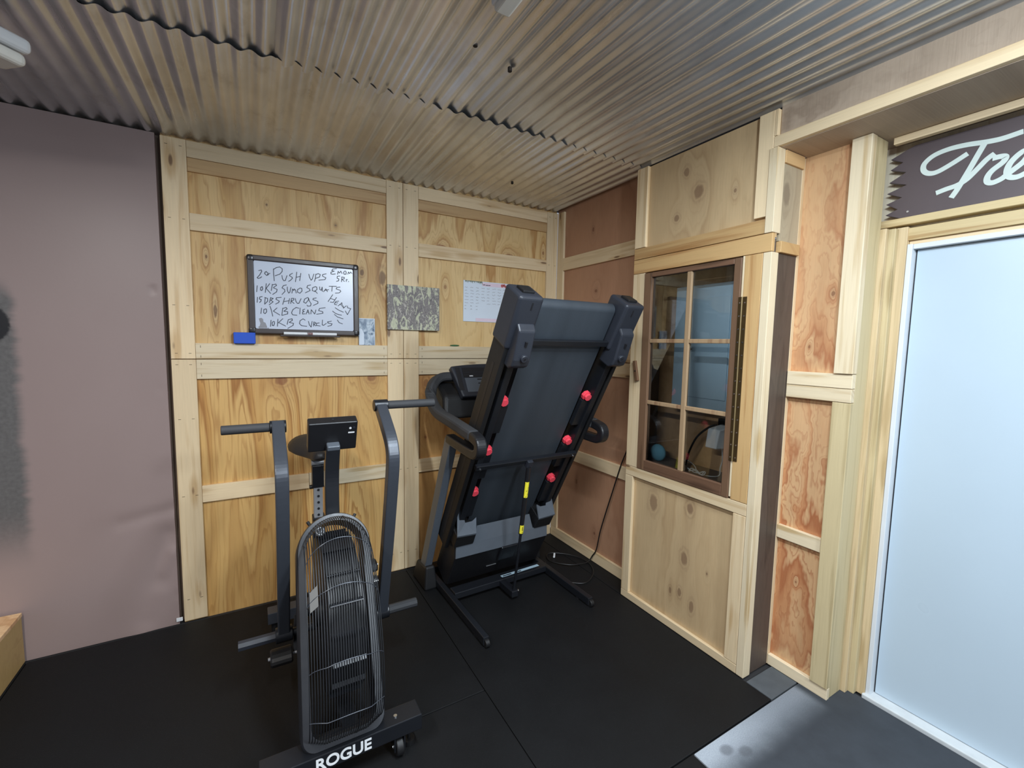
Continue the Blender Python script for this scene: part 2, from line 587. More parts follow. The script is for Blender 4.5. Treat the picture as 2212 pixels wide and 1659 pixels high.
ply_boxtop = ply('plywood_box_top', 'xy', C(232, 192, 146), C(212, 164, 114), C(188, 132, 84), 86.0, 5.0, 2.0, 3.0)

g = G('mauve_sheet', 0.42)
x, y, z = g.pos()
n = g.noise(g.vec(g.mul(x, 1.4), 3.0, g.mul(z, 1.1)), 1, 3)
n2 = g.noise(g.vec(g.mul(x, 60), 5.0, g.mul(z, 60)), 1, 2)
col = g.mix(n, C(140, 121, 117), C(158, 139, 135))
edge = g.add(x, g.mul(g.add(g.noise(g.vec(2.0, 7.0, g.mul(z, 6.0)), 1, 4, 0.6), -0.5), 0.14))
m1 = g.math('SUBTRACT', 1.0, g.step(edge, -3.03, -2.985))
m2 = g.mul(g.step(z, 0.42, 0.75), g.math('SUBTRACT', 1.0, g.step(z, 1.70, 1.82)))
gr = g.mix(n2, C(84, 80, 80), C(112, 110, 108))
col = g.mix(g.mul(m1, m2), col, gr)
ha = g.mul(g.add(x, 3.075), 1 / .062)
hb = g.mul(g.add(z, -1.60), 1 / .085)
hole = g.math('SUBTRACT', 1.0, g.step(g.add(g.add(g.mul(ha, ha), g.mul(hb, hb)), g.mul(n2, 0.5)), 0.9, 1.3))
col = g.mix(hole, col, C(22, 22, 26))
mat_mauve = g.base(col)
g.bump(n2, 0.08, 0.002)

g = G('galvanised_corrugated_metal', 0.42, 0.78)
x, y, z = g.pos()
n = g.noise(g.vec(g.mul(x, 3.0), g.mul(y, 1.2), 1.0), 1, 4, 0.6)
n2 = g.noise(g.vec(g.mul(x, 40.0), g.mul(y, 2.0), 4.0), 1, 3)
n3 = g.noise(g.vec(g.mul(x, 9.0), g.mul(y, 5.0), 8.0), 1, 4, 0.65)
col = g.mix(g.step(n, 0.35, 0.68), C(196, 197, 198), C(228, 229, 230))
col = g.mix(g.mul(g.step(n3, 0.52, 0.75), 0.3), col, C(140, 128, 114))
g.rough(g.add(g.mul(n2, 0.22), 0.20))
mat_metal_roof = g.base(col)

g = G('black_rubber_mat', 0.62, 0.0, 0.22)
x, y, z = g.pos()
n = g.noise(g.vec(x, y, 0.0), 240, 2, 0.7)
n2 = g.noise(g.vec(x, y, 2.0), 3.0, 4, 0.6)
sp = g.step(g.noise(g.vec(x, y, 9.0), 420, 1), 0.70, 0.78)
col = g.mix(n2, C(15, 15, 16), C(22, 23, 25))
col = g.mix(g.mul(sp, 0.25), col, C(110, 112, 116))
g.rough(g.add(g.mul(n2, 0.25), 0.48))
mat_rubber = g.base(col)
g.bump(n, 0.25, 0.002)

g = G('dusty_rubber_mat', 0.7, 0.0, 0.3)
x, y, z = g.pos()
n = g.noise(g.vec(x, y, 0.0), 240, 2, 0.7)
n2 = g.noise(g.vec(x, y, 2.0), 7.0, 5, 0.65)
col = g.mix(n2, C(44, 47, 52), C(66, 71, 78))
dd = g.add(g.mul(y, -1.0), g.add(-1.895, g.mul(g.add(n2, -0.5), 0.06)))
du = g.math('SUBTRACT', 1.0, g.step(dd, 0.02, 0.16))
left = g.math('SUBTRACT', 1.0, g.mul(g.step(x, -0.58, -0.10), 0.45))
du = g.mul(du, g.mul(left, g.math('SUBTRACT', 1.0, g.step(x, 0.02, 0.07))))
col = g.mix(g.mul(du, g.add(g.mul(n, 0.6), 0.35)), col, C(186, 194, 204))
for (px_, py_) in ((-0.53, -1.945), (-0.47, -1.985)):
    a = g.mul(g.add(x, -px_), 1 / .026)
    b = g.mul(g.add(y, -py_), 1 / .018)
    e = g.math('SUBTRACT', 1.0, g.step(g.add(g.mul(a, a), g.mul(b, b)), 0.3, 2.2))
    col = g.mix(g.mul(e, 0.55), col, C(72, 74, 80))
mat_dusty = g.base(col)
g.bump(n, 0.2, 0.002)

mat_concrete = plain('dark_slab', C(40, 40, 42), 0.8, var=0.15, scale=14)
mat_wood_dark = plain('dark_roof_deck', C(40, 32, 26), 0.9)
mat_black = plain('satin_black_plastic', C(26, 26, 29), 0.40, var=0.04)
mat_black_matte = plain('matte_black_plastic', C(20, 20, 22), 0.55, var=0.05)
mat_frame = plain('black_powder_coat', C(66, 70, 78), 0.36, 0.25, var=0.04, scale=60)
mat_dkframe = plain('dark_powder_coat', C(30, 32, 37), 0.34, 0.2, var=0.04)
mat_wire = plain('black_wire_coating', C(27, 29, 33), 0.45, var=0.03)
mat_grip = plain('grey_foam_grip', C(52, 53, 56), 0.7, var=0.1, scale=120)
mat_greyframe = plain('grey_upright_paint', C(92, 99, 108), 0.4, 0.15)
mat_greyplast = plain('charcoal_plastic', C(42, 45, 53), 0.42, var=0.04)
mat_steel = plain('brushed_steel', C(176, 178, 182), 0.35, 0.45)
mat_chrome = plain('bright_screw', C(214, 216, 220), 0.22, 1.0)
mat_red = plain('red_rubber_cushion', C(240, 74, 90), 0.42)
mat_yellow = plain('yellow_warning_sticker', C(240, 226, 60), 0.5)
mat_ink = plain('black_ink', C(24, 24, 28), 0.5)
mat_marker = plain('dry_erase_ink', C(56, 60, 74), 0.55, var=0.2, scale=200)
mat_greyink = plain('grey_print', C(140, 140, 146), 0.5)
mat_white = plain('white_plastic', C(226, 228, 230), 0.4, var=0.03)
mat_text_white = plain('white_lettering', C(240, 242, 244), 0.45, var=0.02)
mat_board_white = plain('whiteboard_enamel', C(204, 212, 228), 0.22, spec=0.3, var=0.02, scale=4)
mat_wbframe = plain('brown_black_frame', C(62, 52, 50), 0.38)
mat_wbcorner = plain('dark_corner_cap', C(40, 38, 40), 0.3)
mat_blue = plain('blue_felt_block', C(40, 86, 196), 0.7)
mat_green = plain('green_plastic', C(70, 110, 70), 0.6)
mat_paper = plain('calendar_paper', C(216, 226, 238), 0.7, var=0.03, scale=6)
mat_pinkp = plain('pink_print', C(226, 206, 220), 0.7)
mat_leaf = plain('leaf_print', C(112, 118, 92), 0.7, var=0.3, scale=90)
mat_redleaf = plain('red_flower_print', C(190, 96, 96), 0.7, var=0.2, scale=90)
mat_door = plain('white_steel_door', C(186, 202, 214), 0.30, var=0.03, scale=3)
mat_jamb = plain('white_jamb_paint', C(214, 218, 222), 0.4, var=0.06, scale=8)
mat_sill = plain('worn_white_sill', C(200, 204, 206), 0.55, var=0.12, scale=20)
mat_signbrown = plain('dark_brown_sign_paint', C(84, 72, 74), 0.5, var=0.14, scale=9)
mat_signtext = plain('mint_white_sign_paint', C(206, 218, 212), 0.6, var=0.07, scale=20)
mat_cream = board('cream_backing_board', 'z', C(226, 216, 192), C(200, 184, 150), knots=0.2)
mat_sash = board('brown_sash_wood', 'z', C(112, 84, 62), C(84, 60, 42), knots=0.2)
mat_sashy = board('brown_sash_rail', 'y', C(110, 80, 60), C(82, 58, 42), knots=0.2)
mat_putty = board('bare_muntin_wood', 'z', C(164, 136, 104), C(126, 92, 66), knots=0.2)
mat_hinge = plain('aged_brass_hinge', C(88, 70, 44), 0.4, 0.7, var=0.15)
mat_panelblue = plain('blue_grey_enamel', C(190, 212, 226), 0.42, var=0.03)
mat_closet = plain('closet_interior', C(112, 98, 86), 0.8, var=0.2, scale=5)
mat_closetback = ply('closet_back_panel', 'yz', C(204, 164, 122), C(186, 144, 104), C(160, 118, 80), 91.0, 5.0, 2.0, 2.0, (), tone=0.3)
mat_ball = plain('light_blue_foam', C(126, 192, 218), 0.8, var=0.03)
mat_cord = plain('black_cord', C(20, 20, 21), 0.5)
mat_lead = plain('white_cord', C(214, 216, 214), 0.5)
mat_post = ply('dark_stained_post', 'xz', C(84, 72, 64), C(70, 58, 50), C(52, 44, 40), 99.0, 4.0, 6.0, 0.6, (), tone=0.25)
mat_lens = plain('lamp_diffuser', C(226, 224, 216), 0.5)
mat_belt = None
g = G('running_belt', 0.52)
x, y, z = g.pos()
st = g.noise(g.vec(g.mul(x, 9.0), 3.0, g.mul(z, 0.5)), 1, 2)
gn = g.noise(g.vec(x, y, z), 300, 2)
col = g.mix(st, C(38, 44, 51), C(62, 69, 77))
mat_belt = g.base(col)
g.bump(gn, 0.2, 0.002)

g = G('grey_wild_grass_print', 0.6)
x, y, z = g.pos()
a = g.noise(g.vec(g.mul(x, 24), 1.0, g.mul(z, 10)), 1, 3, 0.6, 2.2)
b = g.noise(g.vec(g.mul(x, 60), 5.0, g.mul(z, 34)), 1, 3, 0.6, 1.5)
edgez = g.math('ABSOLUTE', g.add(z, -1.772))
a2 = g.add(a, g.mul(g.add(edgez, -0.06), 0.9))
col = g.ramp(b, [(0.36, C(98, 92, 94)), (0.46, C(140, 134, 132)), (0.54, C(104, 98, 98)), (0.64, C(182, 176, 168))])
col = g.mix(g.mul(g.step(a2, 0.53, 0.60), g.add(g.mul(b, 0.9), 0.35)), col, g.mix(b, C(196, 208, 170), C(214, 206, 184)))
mat_camo = g.base(col)

g = G('blue_silver_photo', 0.22)
x, y, z = g.pos()
a = g.noise(g.vec(g.mul(x, 22), 1.0, g.mul(z, 17)), 1, 3, 0.5, 0.6)
col = g.ramp(a, [(0.36, C(84, 104, 128)), (0.48, C(150, 166, 184)), (0.58, C(200, 212, 222)), (0.66, C(104, 122, 144))])
mat_photo = g.base(col)

g = G('window_glass', 0.03)
gl = g.node('ShaderNodeBsdfGlossy')
gl.inputs['Roughness'].default_value = 0.03
tr = g.node('ShaderNodeBsdfTransparent')
tr.inputs[0].default_value = (0.90, 0.93, 0.94, 1)
fr = g.node('ShaderNodeFresnel')
fr.inputs[0].default_value = 1.45
mx = g.node('ShaderNodeMixShader')
g.put(mx.inputs[0], fr.outputs[0])
g.t.links.new(tr.outputs[0], mx.inputs[1])
g.t.links.new(gl.outputs[0], mx.inputs[2])
g.t.links.new(mx.outputs[0], g.t.nodes['Material Output'].inputs[0])
mat_glass = g.m
mat_staple = plain('dark_staple', C(92, 76, 58), 0.5, 0.3)

# ---------------------------------------------------------------- setting: floor, ceiling, walls
CH = 2.569
bm = new()
box(bm, -5.2, 0.9, -5.2, 0.12, -0.16, -0.012)
struct('floor', bm, mat_concrete)

def sheet(bm, x0, x1, y0, y1, zc, amp, phase, laps, ny):
    step = 0.068 / 10
    nx = int((x1 - x0) / step)
    rows = []
    for j in range(ny + 1):
        yy = y0 + (y1 - y0) * j / ny
        r = []
        for i in range(nx + 1):
            xx = x0 + step * i
            k = sum(1 for l in laps if xx > l)
            zz = zc + amp * cos(2 * pi * xx / 0.068 + phase) + (0.0055 if k % 2 else 0.0)
            zz += 0.0022 * sin(xx * 2.1 + yy * 3.0) + 0.0012 * sin(xx * 7.0 - yy * 1.7)
            r.append(bm.verts.new((xx, yy, zz)))
        rows.append(r)
    for j in range(ny):
        for i in range(nx):
            bm.faces.new((rows[j][i], rows[j][i + 1], rows[j + 1][i + 1], rows[j + 1][i]))

bm = new()
sheet(bm, -5.1, 0.0, -0.965, 0.10, CH - 0.0018, 0.0070, 0.35, (-3.2, -2.5, -1.96, -1.37, -0.82), 8)
sheet(bm, -5.1, -0.10, -5.0, -0.935, CH + 0.0018, 0.0088, -0.45, (-4.0, -3.2, -2.6, -1.97, -1.30, -0.62), 16)
ceiling = struct('ceiling', bm, mat_metal_roof, smooth=True, angle=60)
part_box('roof_deck', mat_wood_dark, ceiling, -5.15, 0.5, -5.05, 0.14, CH + 0.045, CH + 0.08, 0)
for (nx_, ny_) in ((-1.72, -1.50), (-1.38, -1.42), (-1.21, -1.36), (-0.62, -0.36)):
    bm = new()
    cyl(bm, (nx_, ny_, CH + 0.004), (nx_, ny_, CH - 0.0105), 0.008, 10)
    obj('roofing_screw', bm, mat_wood_dark, ceiling)

# back wall: four plywood sheets and their framing boards
def sheet_wall(name, m, x0, x1, z0, z1):
    bm = new()
    box(bm, x0, x1, 0.018, 0.11, z0, z1)
    struct(name, bm, m)
sheet_wall('wall_back', ply_up_l, -2.44, -1.216, 1.441, 2.60)
sheet_wall('wall_back.001', ply_up_r, -1.214, 0.0, 1.441, 2.60)
sheet_wall('wall_back.002', ply_lo_l, -2.44, -1.216, -0.012, 1.439)
sheet_wall('wall_back.003', ply_lo_r, -1.214, 0.0, -0.012, 1.439)
CT = CH - 0.012
for (xa, xb_, la, lb, ra, rb) in ((-2.44, -1.2165, -2.335, -1.32, 0, 0), (-1.2135, -0.001, -1.113, -0.098, 0, 0)):
    for (za, zb) in ((1.4425, CT), (0.0, 1.4385)):
        for (p, q) in ((xa, la), (lb, xb_)):
            st_ = trim(mat_bz, p, q, 0.0, 0.018, za, zb)
            for fx_ in (0.22, 0.78):
                for zz in ((za + 0.028, 1.72, 2.16, 2.52) if za > 1 else (zb - 0.028, 1.12, 0.70, 0.12)):
                    part_box('staple', mat_staple, st_, p + (q - p) * fx_ - 0.006, p + (q - p) * fx_ + 0.006, -0.0006, 0.001, zz, zz + 0.0022, 0)
    l_, r_ = la + 0.001, lb - 0.001
    trim(mat_bx, l_, r_, 0.0, 0.018, 2.475, CT)
    trim(mat_gx, l_, r_, 0.004, 0.018, 2.406, 2.474)
    trim(mat_bx, l_, r_, 0.0, 0.018, 2.110, 2.197)
    rail_a = trim(mat_px, l_, r_, 0.0, 0.018, 1.4425, 1.526)
    rail_b = trim(mat_px, l_, r_, 0.0, 0.018, 1.334, 1.4385)
    for rl, z0, z1 in ((rail_a, 1.455, 1.508), (rail_b, 1.352, 1.415)):
        for xx in (l_ + 0.022, r_ - 0.022):
            for zz in (z0, z1):
                part_box('staple', mat_staple, rl, xx - 0.0011, xx + 0.0011, -0.0006, 0.001, zz - 0.006, zz + 0.006, 0)
    if xa < -2:
        trim(mat_bx, l_, -1.80, 0.0, 0.018, 0.655, 0.748)
        trim(mat_px, -1.798, r_, 0.0, 0.018, 0.657, 0.748)
    else:
        trim(mat_bx, l_, r_, 0.0, 0.018, 0.662, 0.754)

# mauve sheet on the left
bm = new()
NX, NZ = 150, 130
x0, x1 = -5.1, -2.462
def wr(x, z):
    d = 0.0
    for (ax_, az, bx_, bz, a_, s_) in ((-2.47, 0.64, -2.68, 0.60, 0.010, 0.030), (-2.49, 0.50, -2.60, 0.06, 0.016, 0.050), (-2.48, 0.40, -2.52, 0.30, -0.012, 0.030), (-2.55, 0.18, -2.64, -0.05, -0.010, 0.05)):  # folds in the sheet, partly shaped in place of the bike arm's soft shadows
        p = Vector((x - ax_, z - az))
        q = Vector((bx_ - ax_, bz - az))
        t = max(0, min(1, p.dot(q) / q.dot(q)))
        d += a_ * exp(-((p - q * t).length / s_) ** 2) * (1 - 0.4 * t)
    for (cx_, cz, a_, s_) in ((-2.500, 1.79, 0.006, 0.016), (-2.493, 1.287, 0.006, 0.016), (-2.47, 0.16, 0.006, 0.02)):
        d += a_ * exp(-((x - cx_) ** 2 + ((z - cz) * 2) ** 2) / s_ ** 2)
    return d
gv = []
for j in range(NZ + 1):
    z = -0.008 + (CT + 0.006 + 0.008) * j / NZ
    row = []
    for i in range(NX + 1):
        u_ = (i / NX)
        x = x0 + (x1 - x0) * (1 - (1 - u_) ** 2.2)
        row.append(bm.verts.new((x, 0.006 + wr(x, z) + 0.004 * sin(x * 2.0) * sin(z * 2.3), z)))
    gv.append(row)
for j in range(NZ):
    for i in range(NX):
        bm.faces.new((gv[j][i], gv[j][i + 1], gv[j + 1][i + 1], gv[j + 1][i]))
ed = [gv[j][NX] for j in range(NZ + 1)]
bk = [bm.verts.new((v.co.x, 0.05, v.co.z)) for v in ed]
for j in range(NZ):
    bm.faces.new((ed[j], ed[j + 1], bk[j + 1], bk[j]))
struct('wall_left', bm, mat_mauve, smooth=True, angle=50)
bm = new()
box(bm, -5.1, -2.441, 0.052, 0.11, -0.012, 2.60)
struct('wall_back.004', bm, mat_closet)
part = part_box('torn_tab', mat_white, bpy.data.objects['wall_left'], -2.475, -2.447, -0.006, 0.0, 0.012, 0.032, 0.001)

# right wall, recessed length beside the corner
bm = new()
box(bm, 0.018, 0.11, -0.95, 0.018, -0.012, 2.60)
struct('wall_right', bm, ply_red)
trim(mat_bz, 0.0, 0.018, -0.078, -0.001, 0.076, CT)
trim(mat_by, 0.0, 0.018, -0.925, -0.079, 2.115, 2.208)
trim(mat_by, 0.0, 0.018, -0.925, -0.079, 1.4425, 1.530)
trim(mat_by, 0.0, 0.018, -0.925, -0.079, 1.345, 1.4385)
trim(mat_by, 0.0, 0.018, -0.925, -0.079, 0.675, 0.762)
TRIM_BASE = new()
box(TRIM_BASE, 0.0, 0.018, -0.925, -0.001, 0.0, 0.075)
struct('baseboard_right', TRIM_BASE, mat_by, bevel=0.002)

# rubber mats
def mat_piece(x0, x1, y0, y1, m, label):
    bm = new()
    box(bm, x0, x1, y0, y1, -0.012, 0.0)
    return tag(obj('rubber_mat', bm, m, bevel=0.0022), label, 'mat', 'rubber floor mats')
mat_piece(-1.2125, -0.128, -1.888, -0.022, mat_rubber, 'long black rubber mat under the folded treadmill')
mat_piece(-3.045, -1.2155, -1.226, -0.022, mat_rubber, 'black rubber mat under the fan bike along the mauve and plywood wall')
mat_piece(-3.045, -1.2155, -3.10, -1.230, mat_rubber, 'black rubber mat in front of the fan bike at the bottom edge')
mat_piece(-1.2125, -0.66, -3.10, -1.893, mat_rubber, 'plain black rubber mat left of the dusty grey mat')
mat_piece(-0.655, 0.245, -3.10, -1.895, mat_dusty, 'grey rubber mat with a white dusty edge in front of the door')
mat_piece(-0.124, 0.080, -1.889, -1.770, plain('grey_mat_scrap', C(76, 80, 84), 0.75, var=0.25, scale=22), 'small grey mat scrap between the cabinet and the orange panel')
mat_piece(-0.124, -0.004, -0.935, -0.022, mat_rubber, 'narrow black mat strip along the reddish wall baseboard')
mat_piece(-5.0, -3.049, -2.0, -0.022, mat_rubber, 'black rubber mat below the wooden box at the left edge')

# ---------------------------------------------------------------- recess panel, header and door wall
bm = new()
box(bm, 0.102, 0.16, -2.00, -1.70, -0.012, 2.405)
struct('wall_right.001', bm, ply_orange)
trim(mat_bz, 0.080, 0.102, -1.748, -1.712, 0.0, 2.399)
trim(mat_py, 0.072, 0.102, -2.010, -1.749, 1.387, 1.447)
trim(mat_py, 0.072, 0.102, -2.010, -1.749, 1.328, 1.385)
trim(mat_py, 0.080, 0.102, -1.939, -1.749, 0.650, 0.712)
trim(mat_py, 0.080, 0.102, -2.012, -1.749, 0.0, 0.052)
trim(mat_pz, 0.062, 0.102, -2.012, -1.942, 1.449, 2.399)
trim(mat_tz, 0.072, 0.102, -2.012, -1.942, 0.054, 1.326)
trim(mat_tz, 0.1025, 0.205, -2.010, -1.98, 0.0, 2.399)
trim(mat_casing, 0.205, 0.232, -2.030, -1.99, 0.0, 2.05)
trim(mat_tz, 0.232, 0.262, -2.052, -1.99, 0.0, 2.05)
trim(mat_casing, 0.262, 0.300, -2.081, -2.020, 0.0, 2.055)
# header and soffit over the door recess
trim(mat_bz, -0.123, -0.103, -1.742, -1.7285, 2.449, CT)
trim(mat_by, -0.123, -0.100, -4.0, -1.7285, 2.402, 2.447)
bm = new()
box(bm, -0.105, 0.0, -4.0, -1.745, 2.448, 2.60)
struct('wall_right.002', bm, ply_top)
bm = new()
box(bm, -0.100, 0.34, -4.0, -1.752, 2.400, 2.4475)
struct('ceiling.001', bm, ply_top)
trim(mat_by, 0.185, 0.212, -4.0, -2.035, 2.372, 2.399)
bm = new()
box(bm, 0.30, 0.36, -4.0, -1.76, 2.03, 2.40)
struct('wall_right.003', bm, mat_cream)
trim(mat_ty, 0.250, 0.300, -4.0, -1.985, 2.062, 2.092)
trim(mat_ty, 0.272, 0.300, -4.0, -2.000, 2.0, 2.050)
trim(mat_by, 0.285, 0.300, -4.0, -2.082, 1.972, 2.0)

door = thing('door_1', 'plain white steel door in a white jamb under the brown sign', 'door', (0.31, -2.5, 0.0))
door['kind'] = 'structure'
part_box('leaf', mat_door, door, 0.306, 0.350, -2.995, -2.1035, 0.016, 1.962, 0.002)
part_box('jamb', mat_jamb, door, 0.268, 0.350, -2.0985, -2.0815, 0.0, 1.984, 0.002)
part_box('jamb', mat_jamb, door, 0.268, 0.350, -3.02, -2.997, 0.0, 1.984, 0.002)
part_box('weatherstrip', mat_ink, door, 0.312, 0.350, -2.1034, -2.0986, 0.014, 1.963, 0)
part_box('head_jamb', mat_jamb, door, 0.278, 0.350, -2.997, -2.0985, 1.964, 1.984, 0.002)
part_box('sill', mat_sill, door, 0.250, 0.350, -3.02, -2.075, -0.011, 0.014, 0.004)

# brown sign with a saw-toothed end
sign = thing('wooden_sign', 'dark brown wooden sign with white script lettering and saw-toothed end above the door', 'sign', (0.262, -2.4, 2.09))
bm = new()
E_ = dec(SIGN_EDGE)[0]
E_ = [(a if a > -2.39 else a - 0.75, b) for a, b in E_]
prism(bm, [(0.262, a, b) for a, b in E_], (0.022, 0, 0))
obj('sign_board', bm, mat_signbrown, sign, bevel=0.0015)
bm = new()
for l in dec(SIGN_TEXT):
    l = [(v.x, v.y) for v in smooth_path([(a, b, 0) for a, b in l], 7)]
    ribbon_strip(bm, l, 0.0175, lambda a, b: (0.2605, a, b), (0.0018, 0, 0))
obj('lettering', bm, mat_signtext, sign)
bm = new()
cyl(bm, (0.258, -2.075, 2.115), (0.263, -2.075, 2.115), 0.004, 8)
obj('nail', bm, mat_chrome, sign)

# ---------------------------------------------------------------- built-in cabinet with a glazed sash
FX, BX = -0.123, -0.103
cab = thing('built_in_cabinet', 'tall pine framed built-in cabinet with a six-pane brown sash door', 'cabinet', (0.0, -1.35, 0.0))
def cb(name, m, y0, y1, z0, z1, x0=FX, x1=BX, bevel=0.002):
    return part_box(name, m, cab, x0, x1, y0, y1, z0, z1, bevel)
cb('upper_panel', ply_cab, -1.748, -0.945, 2.03, CT, BX, BX + 0.015, 0)
cb('lower_panel', ply_cab, -1.748, -0.945, 0.0, 0.83, BX, BX + 0.015, 0)
cb('stile', mat_bz, -1.024, -0.945, 2.113, CT)
cb('stile', mat_bz, -1.728, -1.660, 2.121, CT)
cb('rail', mat_gy, -1.714, -0.945, 2.049, 2.110)
cb('rail', mat_gy, -1.751, -0.945, 1.968, 2.046)
cb('stile', mat_bz, -1.031, -0.945, 0.832, 1.966)
cb('stile', mat_gz, -1.714, -1.632, 0.832, 1.966)
cb('filler_strip', mat_pz, -1.6315, -1.622, 0.842, 1.966, FX, BX)
cb('corner_strip', mat_pz, -1.752, -1.7155, 0.0, 1.966, FX, -0.07)
cb('corner_strip', mat_pz, -1.752, -1.7155, 2.048, 2.400, FX - 0.004, -0.07)
cb('rail', mat_by, -1.714, -0.945, 0.773, 0.830)
cb('stile', mat_bz, -1.004, -0.945, 0.044, 0.771)
cb('stile', mat_bz, -1.714, -1.651, 0.044, 0.771)
cb('rail', mat_by, -1.714, -0.945, 0.0, 0.042)
cb('side_panel', mat_post, -1.746, -1.736, 0.0, 1.966, -0.069, 0.079, 0)
cb('side_panel', ply_side, -1.746, -1.736, 2.018, 2.398, -0.069, 0.079, 0)
cb('side_rail', mat_gy, -1.760, -1.736, 1.968, 2.016, -0.069, 0.079)
cb('side_rail', mat_gx, -1.756, -1.736, 2.345, 2.398, -0.069, 0.079)
cb('side_panel', ply_red, -0.944, -0.932, 0.0, CT, BX, 0.0, 0)
cb('back_panel', mat_closetback, -1.735, -0.95, 0.84, 2.03, 0.115, 0.125, 0)
cb('shelf', mat_closet, -1.735, -0.95, 0.858, 0.876, -0.085, 0.114, 0)
cb('top_board', mat_closet, -1.735, -0.95, 2.015, 2.028, -0.085, 0.114, 0)
cb('inner_side', mat_closet, -0.962, -0.95, 0.853, 2.014, -0.085, 0.114, 0)
cb('inner_side', mat_closet, -1.735, -1.722, 0.853, 2.014, -0.085, 0.114, 0)

sash = part_box('sash_door', mat_sash, cab, FX - 0.004, BX + 0.004, -1.088, -1.035, 0.832, 1.962, 0.003)
def sb(name, m, y0, y1, z0, z1, x0=FX - 0.004, x1=BX + 0.004, bevel=0.003):
    return part_box(name, m, sash, x0, x1, y0, y1, z0, z1, bevel)
sb('sash_stile', mat_sash, -1.620, -1.584, 0.832, 1.962)
sb('sash_rail', mat_sashy, -1.584, -1.088, 1.936, 1.962)
sb('sash_rail', mat_sashy, -1.584, -1.088, 0.832, 0.891)
sb('muntin', mat_putty, -1.350, -1.322, 0.891, 1.936, FX, BX)
for zz in (1.580, 1.231):
    sb('muntin', mat_putty, -1.584, -1.088, zz - 0.011, zz + 0.011, FX + 0.0012, BX - 0.0012)
for (ya, yb) in ((-1.322, -1.088), (-1.584, -1.350)):
    for (za, zb) in ((1.591, 1.936), (1.242, 1.569), (0.891, 1.220)):
        bm = new()
        box(bm, -0.1105, -0.1085, ya - 0.002, yb + 0.002, za - 0.002, zb + 0.002)
        obj('pane', bm, mat_glass, sash)
hin = part_box('hinge', mat_hinge, cab, FX - 0.007, FX - 0.004, -1.634, -1.616, 1.018, 1.782, 0.0005)
part_box('hinge_leaf', mat_hinge, cab, FX - 0.004, FX - 0.001, -1.655, -1.637, 1.018, 1.782, 0.0005)
bm = new()
cyl(bm, (FX - 0.009, -1.6355, 1.018), (FX - 0.009, -1.6355, 1.782), 0.0032, 8)
obj('hinge_pin', bm, plain('brass_pin', C(150, 130, 92), 0.35, 0.5), cab)
for i in range(13):
    zz = 1.755 - i * 0.060
    for yy, xx in ((-1.6245, FX - 0.0075), (-1.647, FX - 0.0045)):
        bm = new()
        cyl(bm, (xx - 0.001, yy, zz), (xx + 0.001, yy, zz), 0.0032, 8)
        obj('hinge_screw', bm, mat_chrome, hin)
bm = new()
hexa(bm, [(FX - 0.016, -0.980, 1.462), (FX - 0.001, -0.980, 1.462), (FX - 0.001, -1.000, 1.466), (FX - 0.016, -1.000, 1.466),
          (FX - 0.016, -1.004, 1.345), (FX - 0.001, -1.004, 1.345), (FX - 0.001, -1.026, 1.350), (FX - 0.016, -1.026, 1.350)])
tb = obj('turn_button', bm, board('turn_button_wood', 'z', C(120, 88, 62), C(92, 62, 42), knots=0), cab, bevel=0.002)
bm = new()
cyl(bm, (FX - 0.019, -1.003, 1.405), (FX - 0.015, -1.003, 1.405), 0.004, 10)
obj('screw', bm, mat_ink, tb)

# electrical box in the cabinet
eb = thing('electrical_box', 'blue-grey metal electrical box behind the sash panes', 'electrical box', (0.08, -1.35, 1.20))
part_box('housing', mat_panelblue, eb, 0.036, 0.113, -1.565, -1.128, 1.195, 1.885, 0.004)
part_box('front_plate', mat_panelblue, eb, 0.030, 0.036, -1.560, -1.200, 1.215, 1.880, 0.002)
dr = part_box('hatch', mat_panelblue, eb, 0.022, 0.030, -1.475, -1.225, 1.275, 1.815, 0.003)
part_box('latch', mat_ink, dr, 0.018, 0.022, -1.262, -1.236, 1.535, 1.542, 0.0005)
bm = new()
ellipsoid(bm, (0.019, -1.250, 1.562), 0.004, 0.007, 0.006, 10, 6)
obj('lock', bm, mat_ink, dr)

bm = new()
ellipsoid(bm, (-0.020, -1.098, 0.927), 0.030, 0.052, 0.050)
tag(obj('foam_disc', bm, mat_ball, smooth=True), 'light blue round foam disc in the lower left pane of the cabinet', 'disc')

ch = thing('power_adapter', 'white plug-in power adapter in the lower right pane of the cabinet', 'power adapter', (0.08, -1.46, 1.02))
bm = new()
hexa(bm, [(-0.020, -1.470, 1.025), (0.060, -1.495, 1.025), (0.060, -1.420, 1.025), (-0.020, -1.405, 1.025),
          (-0.010, -1.480, 1.125), (0.075, -1.505, 1.145), (0.075, -1.430, 1.145), (-0.010, -1.410, 1.125)])
obj('adapter_body', bm, mat_white, ch, bevel=0.006, seg=3)
part_box('outlet', mat_black_matte, ch, 0.086, 0.114, -1.520, -1.400, 1.08, 1.17, 0.004)
bm = new()
tube(bm, smooth_path([(0.045, -1.462, 1.022), (0.045, -1.468, 0.96), (0.040, -1.462, 0.92), (0.02, -1.472, 0.884), (-0.02, -1.46, 0.880), (-0.045, -1.42, 0.881)]), 0.0026, 8)
obj('lead', bm, mat_lead, ch, smooth=True)
lp = []
for i in range(41):
    t = 2 * pi * i / 40
    lp.append((-0.050 + 0.012 * sin(2 * t), -1.385 + 0.052 * sin(t), 0.892 + 0.008 * cos(3 * t)))
bm = new()
tube(bm, lp, 0.0028, 8)
for k_ in (-1, 1):
    q = [(-0.050 + 0.016 * sin(2 * pi * i / 16), -1.385 + k_ * (0.022 + 0.020 * cos(2 * pi * i / 16)), 0.892 + 0.006 * sin(4 * pi * i / 16)) for i in range(17)]
    tube(bm, q, 0.0026, 8)
